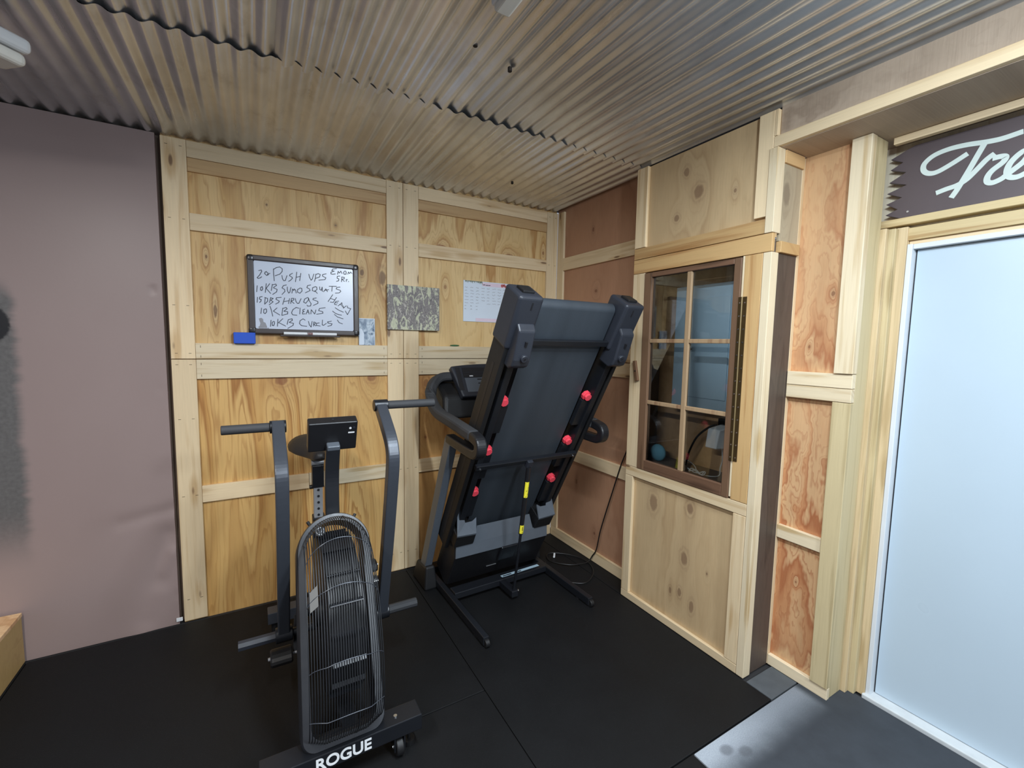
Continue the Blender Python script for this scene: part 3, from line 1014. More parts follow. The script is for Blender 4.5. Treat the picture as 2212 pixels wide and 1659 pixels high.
tube(bm, smooth_path([(-0.05, -1.385, 0.892), (-0.01, -1.35, 0.898), (0.03, -1.30, 0.902), (0.08, -1.22, 0.899), (0.10, -1.19, 0.884)]), 0.0026, 8)
obj('tied_lead', bm, mat_lead, ch, smooth=True)
bm = new()
tube(bm, smooth_path([(0.075, -1.405, 1.135), (0.050, -1.375, 1.12), (0.03, -1.32, 1.06), (0.02, -1.285, 0.98), (0.03, -1.262, 0.92), (0.04, -1.245, 0.884)]), 0.0055, 10)
tag(obj('black_cable', bm, mat_cord, smooth=True), 'thick black cable curving down inside the cabinet', 'cable')

# ---------------------------------------------------------------- things on the back wall
wb = thing('whiteboard', 'small whiteboard with dark frame and handwritten workout on the plywood wall', 'whiteboard', (-1.79, 0.0, 1.58))
part_box('writing_surface', mat_board_white, wb, -2.070, -1.512, -0.010, 0.017, 1.600, 1.998, 0.001)
for (a0, a1, b0, b1) in ((-2.086, -2.054, 1.600, 2.000), (-1.530, -1.498, 1.600, 2.000)):
    part_box('frame_side', mat_wbframe, wb, a0, a1, -0.020, 0.017, b0, b1, 0.006, 3)
part_box('frame_side', mat_wbframe, wb, -2.062, -1.522, -0.020, 0.017, 1.985, 2.014, 0.006, 3)
part_box('frame_side', mat_wbframe, wb, -2.062, -1.522, -0.020, 0.017, 1.583, 1.612, 0.006, 3)
for (xx, zz) in ((-2.068, 1.996), (-1.516, 1.996), (-2.068, 1.601), (-1.516, 1.601)):
    part_box('corner_cap', mat_wbcorner, wb, xx - 0.0205, xx + 0.0205, -0.0225, 0.0165, zz - 0.0205, zz + 0.0205, 0.015, 4)
part_box('marker_tray', mat_wbframe, wb, -1.935, -1.615, -0.050, -0.018, 1.571, 1.580, 0.003)
lines = {}
for i, l in enumerate(dec(WB_TEXT)):
    kx = sum(p[0] for p in l) / len(l)
    kz = sum(p[1] for p in l) / len(l)
    lines.setdefault((kx > -1.66 and i > 40 and i < 76) or (kx > -1.63 and i < 26), {}).setdefault(int((1.998 - kz) / 0.0805), []).append(l)
for grp in lines.values():
    for ls in grp.values():
        bm = new()
        for l in ls:
            ribbon(bm, l, 0.0038, lambda a, b: (a, -0.0108, b), (0, 0.0006, 0))
        obj('handwriting', bm, mat_marker, wb)
bm = new()
prism(bm, [(a, -0.0108, b) for a, b in dec(WB_FIG)[0]], (0, 0.0006, 0))
fig = obj('printed_figure', bm, mat_greyink, wb)
bm = new()
for i in range(7):
    box(bm, -2.036 + i * 0.007, -2.0315 + i * 0.007, -0.0108, -0.0102, 1.612, 1.618)
obj('printed_caption', bm, mat_greyink, wb)
def marker(xa, xb_, lab, capcol):
    t = thing('dry_erase_marker', lab, 'marker', ((xa + xb_) / 2, -0.034, 1.580), 'markers on the whiteboard tray')
    bm = new()
    cyl(bm, (xa, -0.034, 1.5885), (xb_ - 0.030, -0.034, 1.5885), 0.0082, 14)
    obj('barrel', bm, mat_white, t, smooth=True)
    bm = new()
    cyl(bm, (xb_ - 0.030, -0.034, 1.5885), (xb_, -0.034, 1.5885), 0.0082, 14)
    obj('cap', bm, capcol, t, smooth=True)
marker(-1.916, -1.790, 'white dry-erase marker at the left of the whiteboard tray', mat_white)
marker(-1.633, -1.765, 'white dry-erase marker with red cap at the right of the tray', plain('red_marker_cap', C(150, 60, 56), 0.4))

bm = new()
box(bm, -2.160, -2.056, -0.030, 0.016, 1.5265, 1.588)
tag(obj('eraser', bm, mat_blue, bevel=0.004), 'bright blue whiteboard eraser on the ledge below the whiteboard', 'eraser')

ph = thing('photo_card', 'small blue-grey photo card leaning right of the whiteboard', 'photo', (-1.449, 0.0, 1.527))
part_box('photo', mat_photo, ph, -1.494, -1.402, -0.001, 0.000, 1.527, 1.690, 0)
part_box('card_border', mat_paper, ph, -1.497, -1.399, 0.0001, 0.0015, 1.527, 1.694, 0)
bm = new()
prism(bm, [(-1.4935, -0.0015, 1.529), (-1.466, -0.0015, 1.529), (-1.466, -0.0015, 1.60), (-1.48, -0.0015, 1.628), (-1.4935, -0.0015, 1.632)], (0, 0.0004, 0))
obj('white_corner', bm, mat_paper, ph)

bm = new()
box(bm, -1.324, -0.975, -0.020, -0.001, 1.629, 1.914)
tag(obj('canvas_picture', bm, mat_camo, bevel=0.002), 'frameless canvas picture of tangled grey and pale green stems', 'picture')

cal = thing('wall_calendar', 'paper wall calendar with handwritten days on the right plywood panel', 'calendar', (-0.606, 0.017, 1.70))
part_box('sheet', mat_paper, cal, -0.786, -0.426, 0.012, 0.0165, 1.704, 1.990, 0.0005)
part_box('footer_band', mat_pinkp, cal, -0.690, -0.428, 0.0112, 0.0118, 1.708, 1.730, 0)
part_box('header_band', mat_pinkp, cal, -0.640, -0.428, 0.0112, 0.0118, 1.958, 1.984, 0)
bm = new()
r2 = random.Random(3)
def scribble(x, z, wd):
    n = r2.randint(4, 7)
    pts = [(x + wd * i / n, z + r2.uniform(-0.0035, 0.0035)) for i in range(n + 1)]
    ribbon(bm, pts, 0.0017, lambda a, b: (a, 0.0114, b), (0, 0.0004, 0))
for row in range(8):
    for colm in range(8):
        zz = 1.942 - row * 0.0215
        xx = -0.776 + colm * 0.0435
        if row >= 6 and colm > 2:
            continue
        if row == 5 and colm in (3, 7):
            continue
        scribble(xx, zz, r2.uniform(0.016, 0.031) if row < 6 else 0.012)
obj('handwriting', bm, mat_greyink, cal)
bm = new()
for (q, wd) in (((-0.634, 1.968), 0.016), ((-0.612, 1.966), 0.018), ((-0.590, 1.966), 0.014)):
    ribbon(bm, [q, (q[0] + wd, q[1] + 0.001)], 0.0045, lambda a, b: (a, 0.0108, b), (0, 0.0004, 0))
obj('heading', bm, mat_ink, cal)
bm = new()
for i in range(16):
    xx = -0.775 + i * 0.0085 + r2.uniform(-.002, .002)
    hh = r2.uniform(0.006, 0.020) if i < 10 else r2.uniform(0.01, 0.03)
    prism(bm, [(xx, 0.0112, 1.989), (xx + 0.010, 0.0112, 1.989), (xx + 0.006 + r2.uniform(-.004, .004), 0.0112, 1.989 - hh)], (0, 0.0004, 0))
obj('leaf_print', bm, mat_leaf, cal)
bm = new()
for (a, b, r_) in ((-0.478, 1.972, 0.012), (-0.462, 1.976, 0.010), (-0.452, 1.968, 0.008)):
    prism(bm, [(a + r_ * cos(k * pi / 4), 0.0106, b + r_ * sin(k * pi / 4)) for k in range(8)], (0, 0.0004, 0))
obj('flower_print', bm, mat_redleaf, cal)
bm = new()
ellipsoid(bm, (-0.855, -0.001, 1.5325), 0.036, 0.006, 0.006, 14, 8)
tag(obj('green_marker', bm, mat_green, smooth=True), 'small green object lying on the ledge below the calendar', 'marker')

# ---------------------------------------------------------------- lamps
def tube_lamp(a, b, z, lab, grp, f=1.0):
    a, b = Vector(a), Vector(b)
    t = thing('tube_lamp', lab, 'lamp', ((a.x + b.x) / 2, (a.y + b.y) / 2, z), grp)
    d = (b - a).normalized()
    s = Vector((-d.y, d.x, 0))
    def slab(name, m, w0, z0, z1, e, bev):
        bm = new()
        p = [a - d * e - s * w0, b + d * e - s * w0, b + d * e + s * w0, a - d * e + s * w0]
        hexa(bm, [(q.x, q.y, z0) for q in p] + [(q.x, q.y, z1) for q in p])
        obj(name, bm, m, t, bevel=bev, seg=3)
    slab('housing', mat_white, 0.030 * f, z + 0.022 * f, z + 0.045 * f, 0.0, 0.008 * f)
    slab('diffuser', mat_lens, 0.026 * f, z, z + 0.020 * f, -0.012, 0.008 * f)
    slab('mounting_strip', mat_black_matte, 0.012, z + 0.045 * f, z + 0.110, -0.04, 0.003) if f > 1 else None
    return t
tube_lamp((-1.405, -2.85, 0), (-1.405, -1.640, 0), 2.510, 'slim white tube lamp under the metal ceiling at the top edge', 'tube lamps')
tube_lamp((-3.37, -1.45, 0), (-2.705, -0.71, 0), 2.42, 'wide white ceiling lamp end at the upper left corner', 'tube lamps', 2.0)

# wooden box at the left edge
pb = thing('wooden_box', 'low plywood box standing on the floor at the left edge', 'box', (-3.35, -0.4, 0.0))
part_box('side_panel', ply_box, pb, -3.075, -3.055, -0.80, -0.012, 0.0, 0.226, 0.002)
part_box('side_panel', ply_box, pb, -3.70, -3.68, -0.80, -0.012, 0.0, 0.226, 0.002)
part_box('front_panel', ply_box, pb, -3.68, -3.075, -0.80, -0.782, 0.0, 0.226, 0.002)
part_box('back_panel', ply_box, pb, -3.68, -3.075, -0.030, -0.012, 0.0, 0.226, 0.002)
part_box('top_panel', ply_boxtop, pb, -3.705, -3.053, -0.805, -0.010, 0.226, 0.245, 0.002)

# ---------------------------------------------------------------- fan bike
XB = -1.795
bike = thing('fan_bike', 'black fan bike with wire cage and upright arms facing the camera', 'exercise bike', (XB, -0.85, 0.0))
# stabilisers
fs = part_box('front_stabilizer', mat_dkframe, bike, XB - 0.298, XB + 0.242, -1.368, -1.285, 0.082, 0.142, 0.003)
tc = bpy.data.curves.new('brand_text', 'FONT')
tc.body = 'ROGUE'
tc.align_x = 'CENTER'
tc.size = 0.052
tc.offset = 0.0012
tc.extrude = 0.0006
to = bpy.data.objects.new('brand_text', tc)
COL.objects.link(to)
bpy.context.view_layer.update()
tm_ = bpy.data.meshes.new_from_object(to.evaluated_get(bpy.context.evaluated_depsgraph_get()))
bpy.data.objects.remove(to)
bm = new()
bm.from_mesh(tm_)
xs = [v.co.x for v in bm.verts]
ys = [v.co.y for v in bm.verts]
mx_, my_ = (min(xs) + max(xs)) / 2, (min(ys) + max(ys)) / 2
for v in bm.verts:
    v.co = Vector((-1.833 + (v.co.x - mx_) * 0.184 / (max(xs) - min(xs)), -1.3688 - v.co.z, 0.112 + (v.co.y - my_) * 0.043 / (max(ys) - min(ys))))
obj('lettering', bm, mat_text_white, fs)
for sx in (-1, 1):
    cx_ = XB - 0.028 + sx * 0.186
    bm = new()
    cyl(bm, (cx_ - 0.014, -1.345, 0.035), (cx_ + 0.014, -1.345, 0.035), 0.034, 24)
    wl = obj('transport_wheel', bm, mat_black_matte, bike, bevel=0.004, smooth=True)
    bm = new()
    cyl(bm, (cx_ - 0.024, -1.345, 0.037), (cx_ + 0.024, -1.345, 0.037), 0.008, 12)
    obj('axle_bolt', bm, mat_chrome, wl, smooth=True)
    for e in (-1, 1):
        bm = new()
        box(bm, cx_ + e * 0.018 - 0.0025, cx_ + e * 0.018 + 0.0025, -1.364, -1.310, 0.026, 0.084)
        obj('wheel_fork', bm, mat_dkframe, bike)
    bm = new()
    cyl(bm, (XB + sx * 0.205, -1.318, 0.0), (XB + sx * 0.205, -1.318, 0.020), 0.022, 16)
    cyl(bm, (XB + sx * 0.205, -1.318, 0.018), (XB + sx * 0.205, -1.318, 0.083), 0.006, 10)
    obj('levelling_foot', bm, mat_black_matte, bike)
    bm = new()
    cyl(bm, (XB + sx * 0.150, -1.330, 0.141), (XB + sx * 0.150, -1.330, 0.146), 0.007, 10)
    obj('bolt', bm, mat_chrome, bike)
    bm = new()
    cyl(bm, (XB + sx * 0.215, -0.318, 0.0), (XB + sx * 0.215, -0.318, 0.062), 0.020, 16)
    obj('levelling_foot', bm, mat_black_matte, bike)
part_box('rear_stabilizer', mat_frame, bike, XB - 0.250, XB + 0.250, -0.355, -0.280, 0.060, 0.120, 0.003)
part_box('main_beam', mat_dkframe, bike, XB - 0.030, XB + 0.030, -1.284, -0.356, 0.075, 0.130, 0.003)

# fan cage: stadium shaped hoop leaning back from the front stabilizer, wires bulging to the front
HB = Vector((XB - 0.030, -1.325, 0.122))
HTOP = Vector((XB - 0.002, -0.915, 0.812))
HL = (HTOP - HB).length
HS = (HTOP - HB).normalized()
HN = Vector((0, -HS.z, HS.y))
HX = Vector((1, 0, 0))
HW = 0.142
def H(a, s, n):
    return HB + HX * a + HS * s + HN * n
def hoop_pts(hw, ins, n=24):
    out = []
    st, sb_ = HL - ins, ins
    for i in range(n + 1):
        a = pi * i / n
        out.append((hw * cos(a), st - hw + hw * sin(a)))
    r = 0.045
    for (sx, a0) in ((-1, pi), (1, 1.5 * pi)):
        for i in range(8):
            a = a0 + (pi / 2) * i / 7
            out.append((sx * (hw - r) + r * cos(a), sb_ + r + r * sin(a)))
    return out
bm = new()
rs = []
for hw, ins, n in ((HW - 0.005, 0.005, 0.034), (HW - 0.032, 0.032, 0.036), (HW - 0.030, 0.030, -0.095), (HW, 0.0, -0.095), (HW, 0.0, 0.022)):
    rs.append([H(a, s, n) for a, s in hoop_pts(hw, ins)])
rings(bm, rs, caps=False, loop=True)
obj('cage_hoop', bm, plain('hoop_paint', C(46, 48, 53), 0.38, 0.1, var=0.04), bike, smooth=True, angle=40)
bm = new()
NW = 31
def wire_pt(s, th, lift=0.0):
    hwid = HW - 0.020
    e = math.sqrt(max(0.0, 1 - s * s))
    stop = HL - 0.020 - hwid * (1 - e)
    sbot = 0.022 + 0.05 * max(0, abs(s) - 0.55)
    sc, sr = (stop + sbot) / 2, (stop - sbot) / 2
    ct = abs(cos(th)) ** 0.85
    st = (1 if sin(th) > 0 else -1) * abs(sin(th)) ** 0.90
    depth = 0.225 * (1 - 0.26 * abs(s) ** 3.0)
    return H(s * hwid * (1 + 0.04 * ct), sc + sr * st, 0.024 + depth * ct + lift)
for i in range(NW):
    s = -0.97 + 1.94 * i / (NW - 1)
    tube(bm, [wire_pt(s, radians(90 - 180 * k / 30)) for k in range(31)], 0.0019 if i != 19 else 0.0032, 6, caps=False)
cage = obj('wire_cage', bm, mat_wire, bike, smooth=True)
for th in (44, 14, -18, -50):
    bm = new()
    tube(bm, [wire_pt(-0.97 + 1.94 * k / 24, radians(th), 0.0025) for k in range(25)], 0.0015, 6)
    obj('cross_wire', bm, mat_frame, cage, smooth=True)
# fan wheel
FC = Vector((XB - 0.012, -1.060, 0.474))
RF = 0.288
bm = new()
a = [FC + Vector((-0.06, RF * cos(2 * pi * k / 48), RF * sin(2 * pi * k / 48))) for k in range(48)]
prism(bm, a, (0.120, 0, 0))
fan = obj('fan_wheel', bm, mat_black, bike, smooth=True)
for k in range(18):
    aa = 2 * pi * k / 18 + 0.1
    d = Vector((0, cos(aa), sin(aa)))
    e = Vector((0, -sin(aa), cos(aa)))
    bm = new()
    p = [FC + d * (RF - 0.004) + HX * -0.056, FC + d * (RF - 0.004) + HX * 0.056, FC + d * (RF + 0.012) + e * 0.012 + HX * 0.056, FC + d * (RF + 0.012) + e * 0.012 + HX * -0.056]
    prism(bm, p, e * 0.004)
    obj('fan_blade', bm, mat_dkframe, fan)
bm = new()
cyl(bm, FC - HX * 0.085, FC + HX * 0.085, 0.05, 24)
obj('fan_hub', bm, mat_black, bike, smooth=True)
bm = new()
kp = H(HW, 0.50, -0.02)
cyl(bm, kp + HX * 0.002, kp + HX * 0.020, 0.026, 20)
cyl(bm, kp + HX * 0.018, kp + HX * 0.028, 0.016, 16)
obj('side_knob', bm, plain('gloss_black_knob', C(16, 16, 18), 0.12), bike, bevel=0.003, smooth=True)
bm = new()
n = 24
c0 = H(-0.058, HL - 0.075, 0.085)
cyl(bm, H(-0.058, HL - 0.075, 0.066), H(-0.058, HL - 0.075, 0.083), 0.019, 20)
bb = obj('badge_disc', bm, mat_dkframe, bike, smooth=True)
bm = new()
tube(bm, [c0 + HX * 0.0135 * cos(2 * pi * k / n) + HS * 0.0135 * sin(2 * pi * k / n) for k in range(n + 1)], 0.0016, 6, caps=False)
obj('badge_ring', bm, mat_steel, bb, smooth=True)
bm = new()
tube(bm, [c0 - HX * 0.007 + HS * 0.005, c0 + HX * 0.007 + HS * 0.003, c0 - HX * 0.002 - HS * 0.008], 0.0014, 6)
obj('badge_mark', bm, mat_steel, bb)
bm = new()
q = [wire_pt(s, radians(t), 0.0040) for s, t in ((-0.90, 20), (-0.70, 20), (-0.70, 9), (-0.90, 9))]
prism(bm, q, HN * 0.001)
obj('grey_sticker', bm, plain('grey_foil_sticker', C(116, 116, 114), 0.4), cage)
for sx in (-1, 1):
    bm = new()
    p0 = H(sx * 0.085, HL - 0.030, -0.02)
    d = (HX * sx * 0.5 + HS * 0.86)
    cyl(bm, p0, p0 + d * 0.022, 0.0065, 10)
    obj('hoop_screw', bm, mat_black_matte, bike)

# frame behind the cage, mast and console
bm = new()
rtube(bm, [(XB, -0.72, 0.125), (XB, -0.70, 0.50)], 0.055, 0.07, (0, -1, 0))
obj('front_post', bm, mat_dkframe, bike, bevel=0.004)
bm = new()
rtube(bm, smooth_path([(XB + 0.004, -0.880, 0.770), (XB + 0.004, -0.872, 0.86), (XB + 0.006, -0.866, 0.96), (XB + 0.008, -0.876, 1.04), (XB + 0.010, -0.888, 1.100)], 5), 0.056, 0.034, (0, -1, 0))
obj('mast', bm, mat_dkframe, bike, bevel=0.003)
con = new()
cc = Vector((-1.784, -0.872, 1.150))
tn = radians(24)
cu = Vector((0, -sin(tn), cos(tn)))
cn = Vector((0, -cos(tn), -sin(tn)))   # towards the camera: back of the console
cx1 = Vector((1, 0, 0))
def cpt(a, b, d):
    return cc + cx1 * a + cu * b + cn * d
def cbox(name, m, a0, a1, b0, b1, d0, d1, par, bev=0.002):
    bm = new()
    hexa(bm, [cpt(a0, b0, d0), cpt(a1, b0, d0), cpt(a1, b0, d1), cpt(a0, b0, d1), cpt(a0, b1, d0), cpt(a1, b1, d0), cpt(a1, b1, d1), cpt(a0, b1, d1)])
    return obj(name, bm, m, par, bevel=bev, seg=3)
console = cbox('console', mat_black, -0.098, 0.098, -0.072, 0.072, -0.028, 0.022, bike, 0.006)
cbox('console_screen', plain('dark_screen', C(20, 24, 26), 0.12), -0.085, 0.085, -0.058, 0.058, -0.030, -0.027, console, 0.001)
cbox('mast_clamp', mat_greyframe, -0.026, 0.026, -0.050, -0.026, 0.020, 0.056, console, 0.005)
bm = new()
cyl(bm, cpt(0.068, 0.040, 0.021), cpt(0.068, 0.040, 0.0235), 0.005, 12)
obj('screw', bm, mat_white, console)
bm = new()
cyl(bm, cpt(0.083, 0.042, 0.021), cpt(0.083, 0.042, 0.0235), 0.005, 12)
obj('screw', bm, mat_greyplast, console)
bm = new()
cyl(bm, cpt(0.0, 0.0715, -0.004), cpt(0.0, 0.0735, -0.004), 0.004, 10)
obj('screw', bm, mat_greyplast, console)
cbox('battery_latch', mat_white, 0.060, 0.086, 0.014, 0.020, 0.021, 0.0235, console, 0.0005)

# seat post and saddle
bm = new()
rtube(bm, [(XB + 0.002, -0.330, 0.125), (XB + 0.002, -0.385, 0.62)], 0.060, 0.060, (0, -1, 0))
obj('seat_tube', bm, mat_dkframe, bike, bevel=0.004)
bm = new()
rtube(bm, [(XB, -0.385, 0.60), (XB, -0.400, 0.80)], 0.044, 0.040, (0, -1, 0))
post = obj('seat_post', bm, mat_steel, bike, bevel=0.003)
for k in range(5):
    zz = 0.632 + 0.0345 * k
    bm = new()
    yy = -0.407 - 0.015 * (zz - 0.6) / 0.2
    cyl(bm, (XB, yy + 0.002, zz), (XB, yy - 0.0016, zz), 0.0062, 12)
    obj('post_hole', bm, mat_ink, post)
bm = new()
rtube(bm, [(XB, -0.398, 0.785), (XB, -0.408, 0.905)], 0.056, 0.052, (0, -1, 0))
obj('post_sleeve', bm, mat_dkframe, bike, bevel=0.003)
bm = new()
cyl(bm, (XB - 0.040, -0.40, 0.785), (XB + 0.02, -0.40, 0.785), 0.011, 12)
obj('adjust_knob', bm, mat_black_matte, bike, smooth=True)
bm = new()
cyl(bm, (XB - 0.03, -0.405, 0.915), (XB + 0.03, -0.405, 0.915), 0.017, 16)
cyl(bm, (XB, -0.405, 0.900), (XB, -0.405, 0.94), 0.014, 14)
obj('saddle_clamp', bm, mat_steel, bike, smooth=True)
bm = new()
rs = []
for (yy, hw, zc, hh) in ((-0.545, 0.012, 0.972, 0.010), (-0.53, 0.028, 0.972, 0.026), (-0.49, 0.036, 0.970, 0.036), (-0.44, 0.046, 0.968, 0.038), (-0.39, 0.072, 0.970, 0.040),
                         (-0.34, 0.105, 0.976, 0.044), (-0.29, 0.128, 0.986, 0.048), (-0.245, 0.130, 0.994, 0.046), (-0.215, 0.112, 0.998, 0.034), (-0.200, 0.070, 1.0, 0.014)):
    r = []
    for k in range(28):
        a = 2 * pi * k / 28
        ca, sa = cos(a), sin(a)
        xx = hw * (abs(ca) ** 0.75) * (1 if ca > 0 else -1)
        zz = hh * sa * (1.0 if sa > 0 else 0.75) - 0.35 * hh * (abs(ca) ** 3)
        zz -= 0.10 * hh * exp(-(xx / 0.018) ** 2) * (1 if sa > 0 else 0)
        r.append((XB + xx, yy, zc + zz))
    rs.append(r)
rings(bm, rs)
obj('saddle', bm, plain('saddle_vinyl', C(36, 34, 34), 0.5, var=0.03), bike, smooth=True, angle=60)

# arms, grips, foot pegs
def arm(x, pts, sx, gx1, hy, hz):
    bm = new()
    rtube(bm, smooth_path([(x, a, b) for a, b in pts], 5), 0.046, 0.050, (0, -1, 0.2))
    obj('arm', bm, mat_frame, bike, bevel=0.005)
    bm = new()
    cyl(bm, (x - sx * 0.030, hy, hz), (x + sx * 0.030, hy, hz), 0.026, 18)
    obj('arm_collar', bm, mat_dkframe, bike, smooth=True, bevel=0.002)
    bm = new()
    cyl(bm, (x + sx * 0.028, hy, hz), (gx1, hy, hz), 0.0185, 18)
    obj('grip', bm, mat_grip, bike, smooth=True, bevel=0.003)
arm(-1.585, [(-0.900, 1.262), (-0.985, 1.205), (-1.060, 1.150), (-1.092, 1.105), (-1.096, 1.05), (-1.060, 0.90), (-1.005, 0.70), (-0.945, 0.50), (-0.885, 0.305)], 1, -1.335, -0.900, 1.268)
arm(-1.990, [(-0.862, 1.205), (-0.935, 1.155), (-1.010, 1.110), (-1.065, 1.065), (-1.075, 1.02), (-1.045, 0.88), (-0.980, 0.68), (-0.905, 0.48), (-0.835, 0.300)], -1, -2.185, -0.868, 1.198)
for (x, yy, zz, sx, xe) in ((-1.585, -0.880, 0.290, 1, -1.418), (-1.990, -0.835, 0.285, -1, -2.158)):
    bm = new()
    tube(bm, [(x + sx * 0.030, yy, zz), (xe, yy, zz)], 0.021, 10 if sx > 0 else 8)
    obj('foot_peg', bm, mat_grip if sx > 0 else mat_greyplast, bike, smooth=sx > 0)
    bm = new()
    cyl(bm, (x - sx * 0.034, yy, zz), (x + sx * 0.032, yy, zz), 0.032, 20)
    obj('pivot_hub', bm, mat_dkframe, bike, smooth=True, bevel=0.003)
    bm = new()
    cyl(bm, (x - sx * 0.034, yy, zz), (XB + sx * 0.02, yy, zz), 0.017, 14)
    obj('pivot_axle', bm, mat_dkframe, bike, smooth=True)
bm = new()
cyl(bm, (XB - 0.14, -0.740, 0.300), (XB + 0.14, -0.740, 0.300), 0.018, 16)
obj('crank_axle', bm, mat_dkframe, bike, smooth=True)
for (sx, dy, dz) in ((-1, -0.135, -0.085), (1, 0.135, 0.085)):
    bm = new()
    rtube(bm, [(XB + sx * 0.135, -0.740, 0.300), (XB + sx * 0.150, -0.740 + dy, 0.300 + dz)], 0.016, 0.028, (1, 0, 0))
    obj('crank_arm', bm, mat_dkframe, bike, bevel=0.003)
    pc = Vector((XB + sx * 0.208, -0.740 + dy, 0.300 + dz))
    bm = new()
    cyl(bm, (XB + sx * 0.150, pc.y, pc.z), (pc.x + sx * 0.05, pc.y, pc.z), 0.007, 10)
    ped = obj('pedal_axle', bm, mat_steel, bike, smooth=True)
    bm = new()
    nx_ = 16
    ring = []
    for (rr_, xx) in ((0.040, -0.042), (0.046, -0.036), (0.046, 0.036), (0.040, 0.042), (0.030, 0.042), (0.030, -0.042)):
        ring.append([(pc.x + xx, pc.y + rr_ * 1.05 * cos(2 * pi * k / nx_), pc.z + rr_ * 0.62 * sin(2 * pi * k / nx_)) for k in range(nx_)])
    rings(bm, ring, caps=False, loop=True)
    for yy in (-0.02, 0.0, 0.02):
        box(bm, pc.x - 0.04, pc.x + 0.04, pc.y + yy - 0.003, pc.y + yy + 0.003, pc.z - 0.022, pc.z + 0.022)
    obj('pedal', bm, mat_black_matte, bike)

# ---------------------------------------------------------------- folded treadmill
PS, TA = 0.027, 0.510
TO = Vector((-0.743, -0.404, 0.1))
TU = Vector((cos(PS), sin(PS), 0))
TF = Vector((sin(PS), -cos(PS), 0))
TZ = Vector((0, 0, 1))
TV = TZ * cos(TA) + TF * sin(TA)
TN = TF * cos(TA) - TZ * sin(TA)
def D(u, v, w_=0.0):
    return TO + TU * u + TV * v + TN * w_
def B(u, y, z):
    p = Vector((TO.x, TO.y, 0)) + TU * u + TF * (TO.y - y)
    p.z = z
    return p
tm = thing('treadmill', 'black folding treadmill standing folded up in the corner with its belt underside showing', 'treadmill', (-0.75, -0.5, 0.0))

def dbox(name, m, u0, u1, v0, v1, w0, w1, par=tm, bev=0.003, seg=2):
    bm = new()
    hexa(bm, [D(u0, v0, w0), D(u1, v0, w0), D(u1, v0, w1), D(u0, v0, w1), D(u0, v1, w0), D(u1, v1, w0), D(u1, v1, w1), D(u0, v1, w1)])
    return obj(name, bm, m, par, bevel=bev, seg=seg)
def dpoly(name, m, prof, u0, u1, par=tm, bev=0.002):
    # prof: (v, w) polygon swept across u
    bm = new()
    prism(bm, [D(u0, v, w_) for v, w_ in prof], TU * (u1 - u0))
    return obj(name, bm, m, par, bevel=bev)

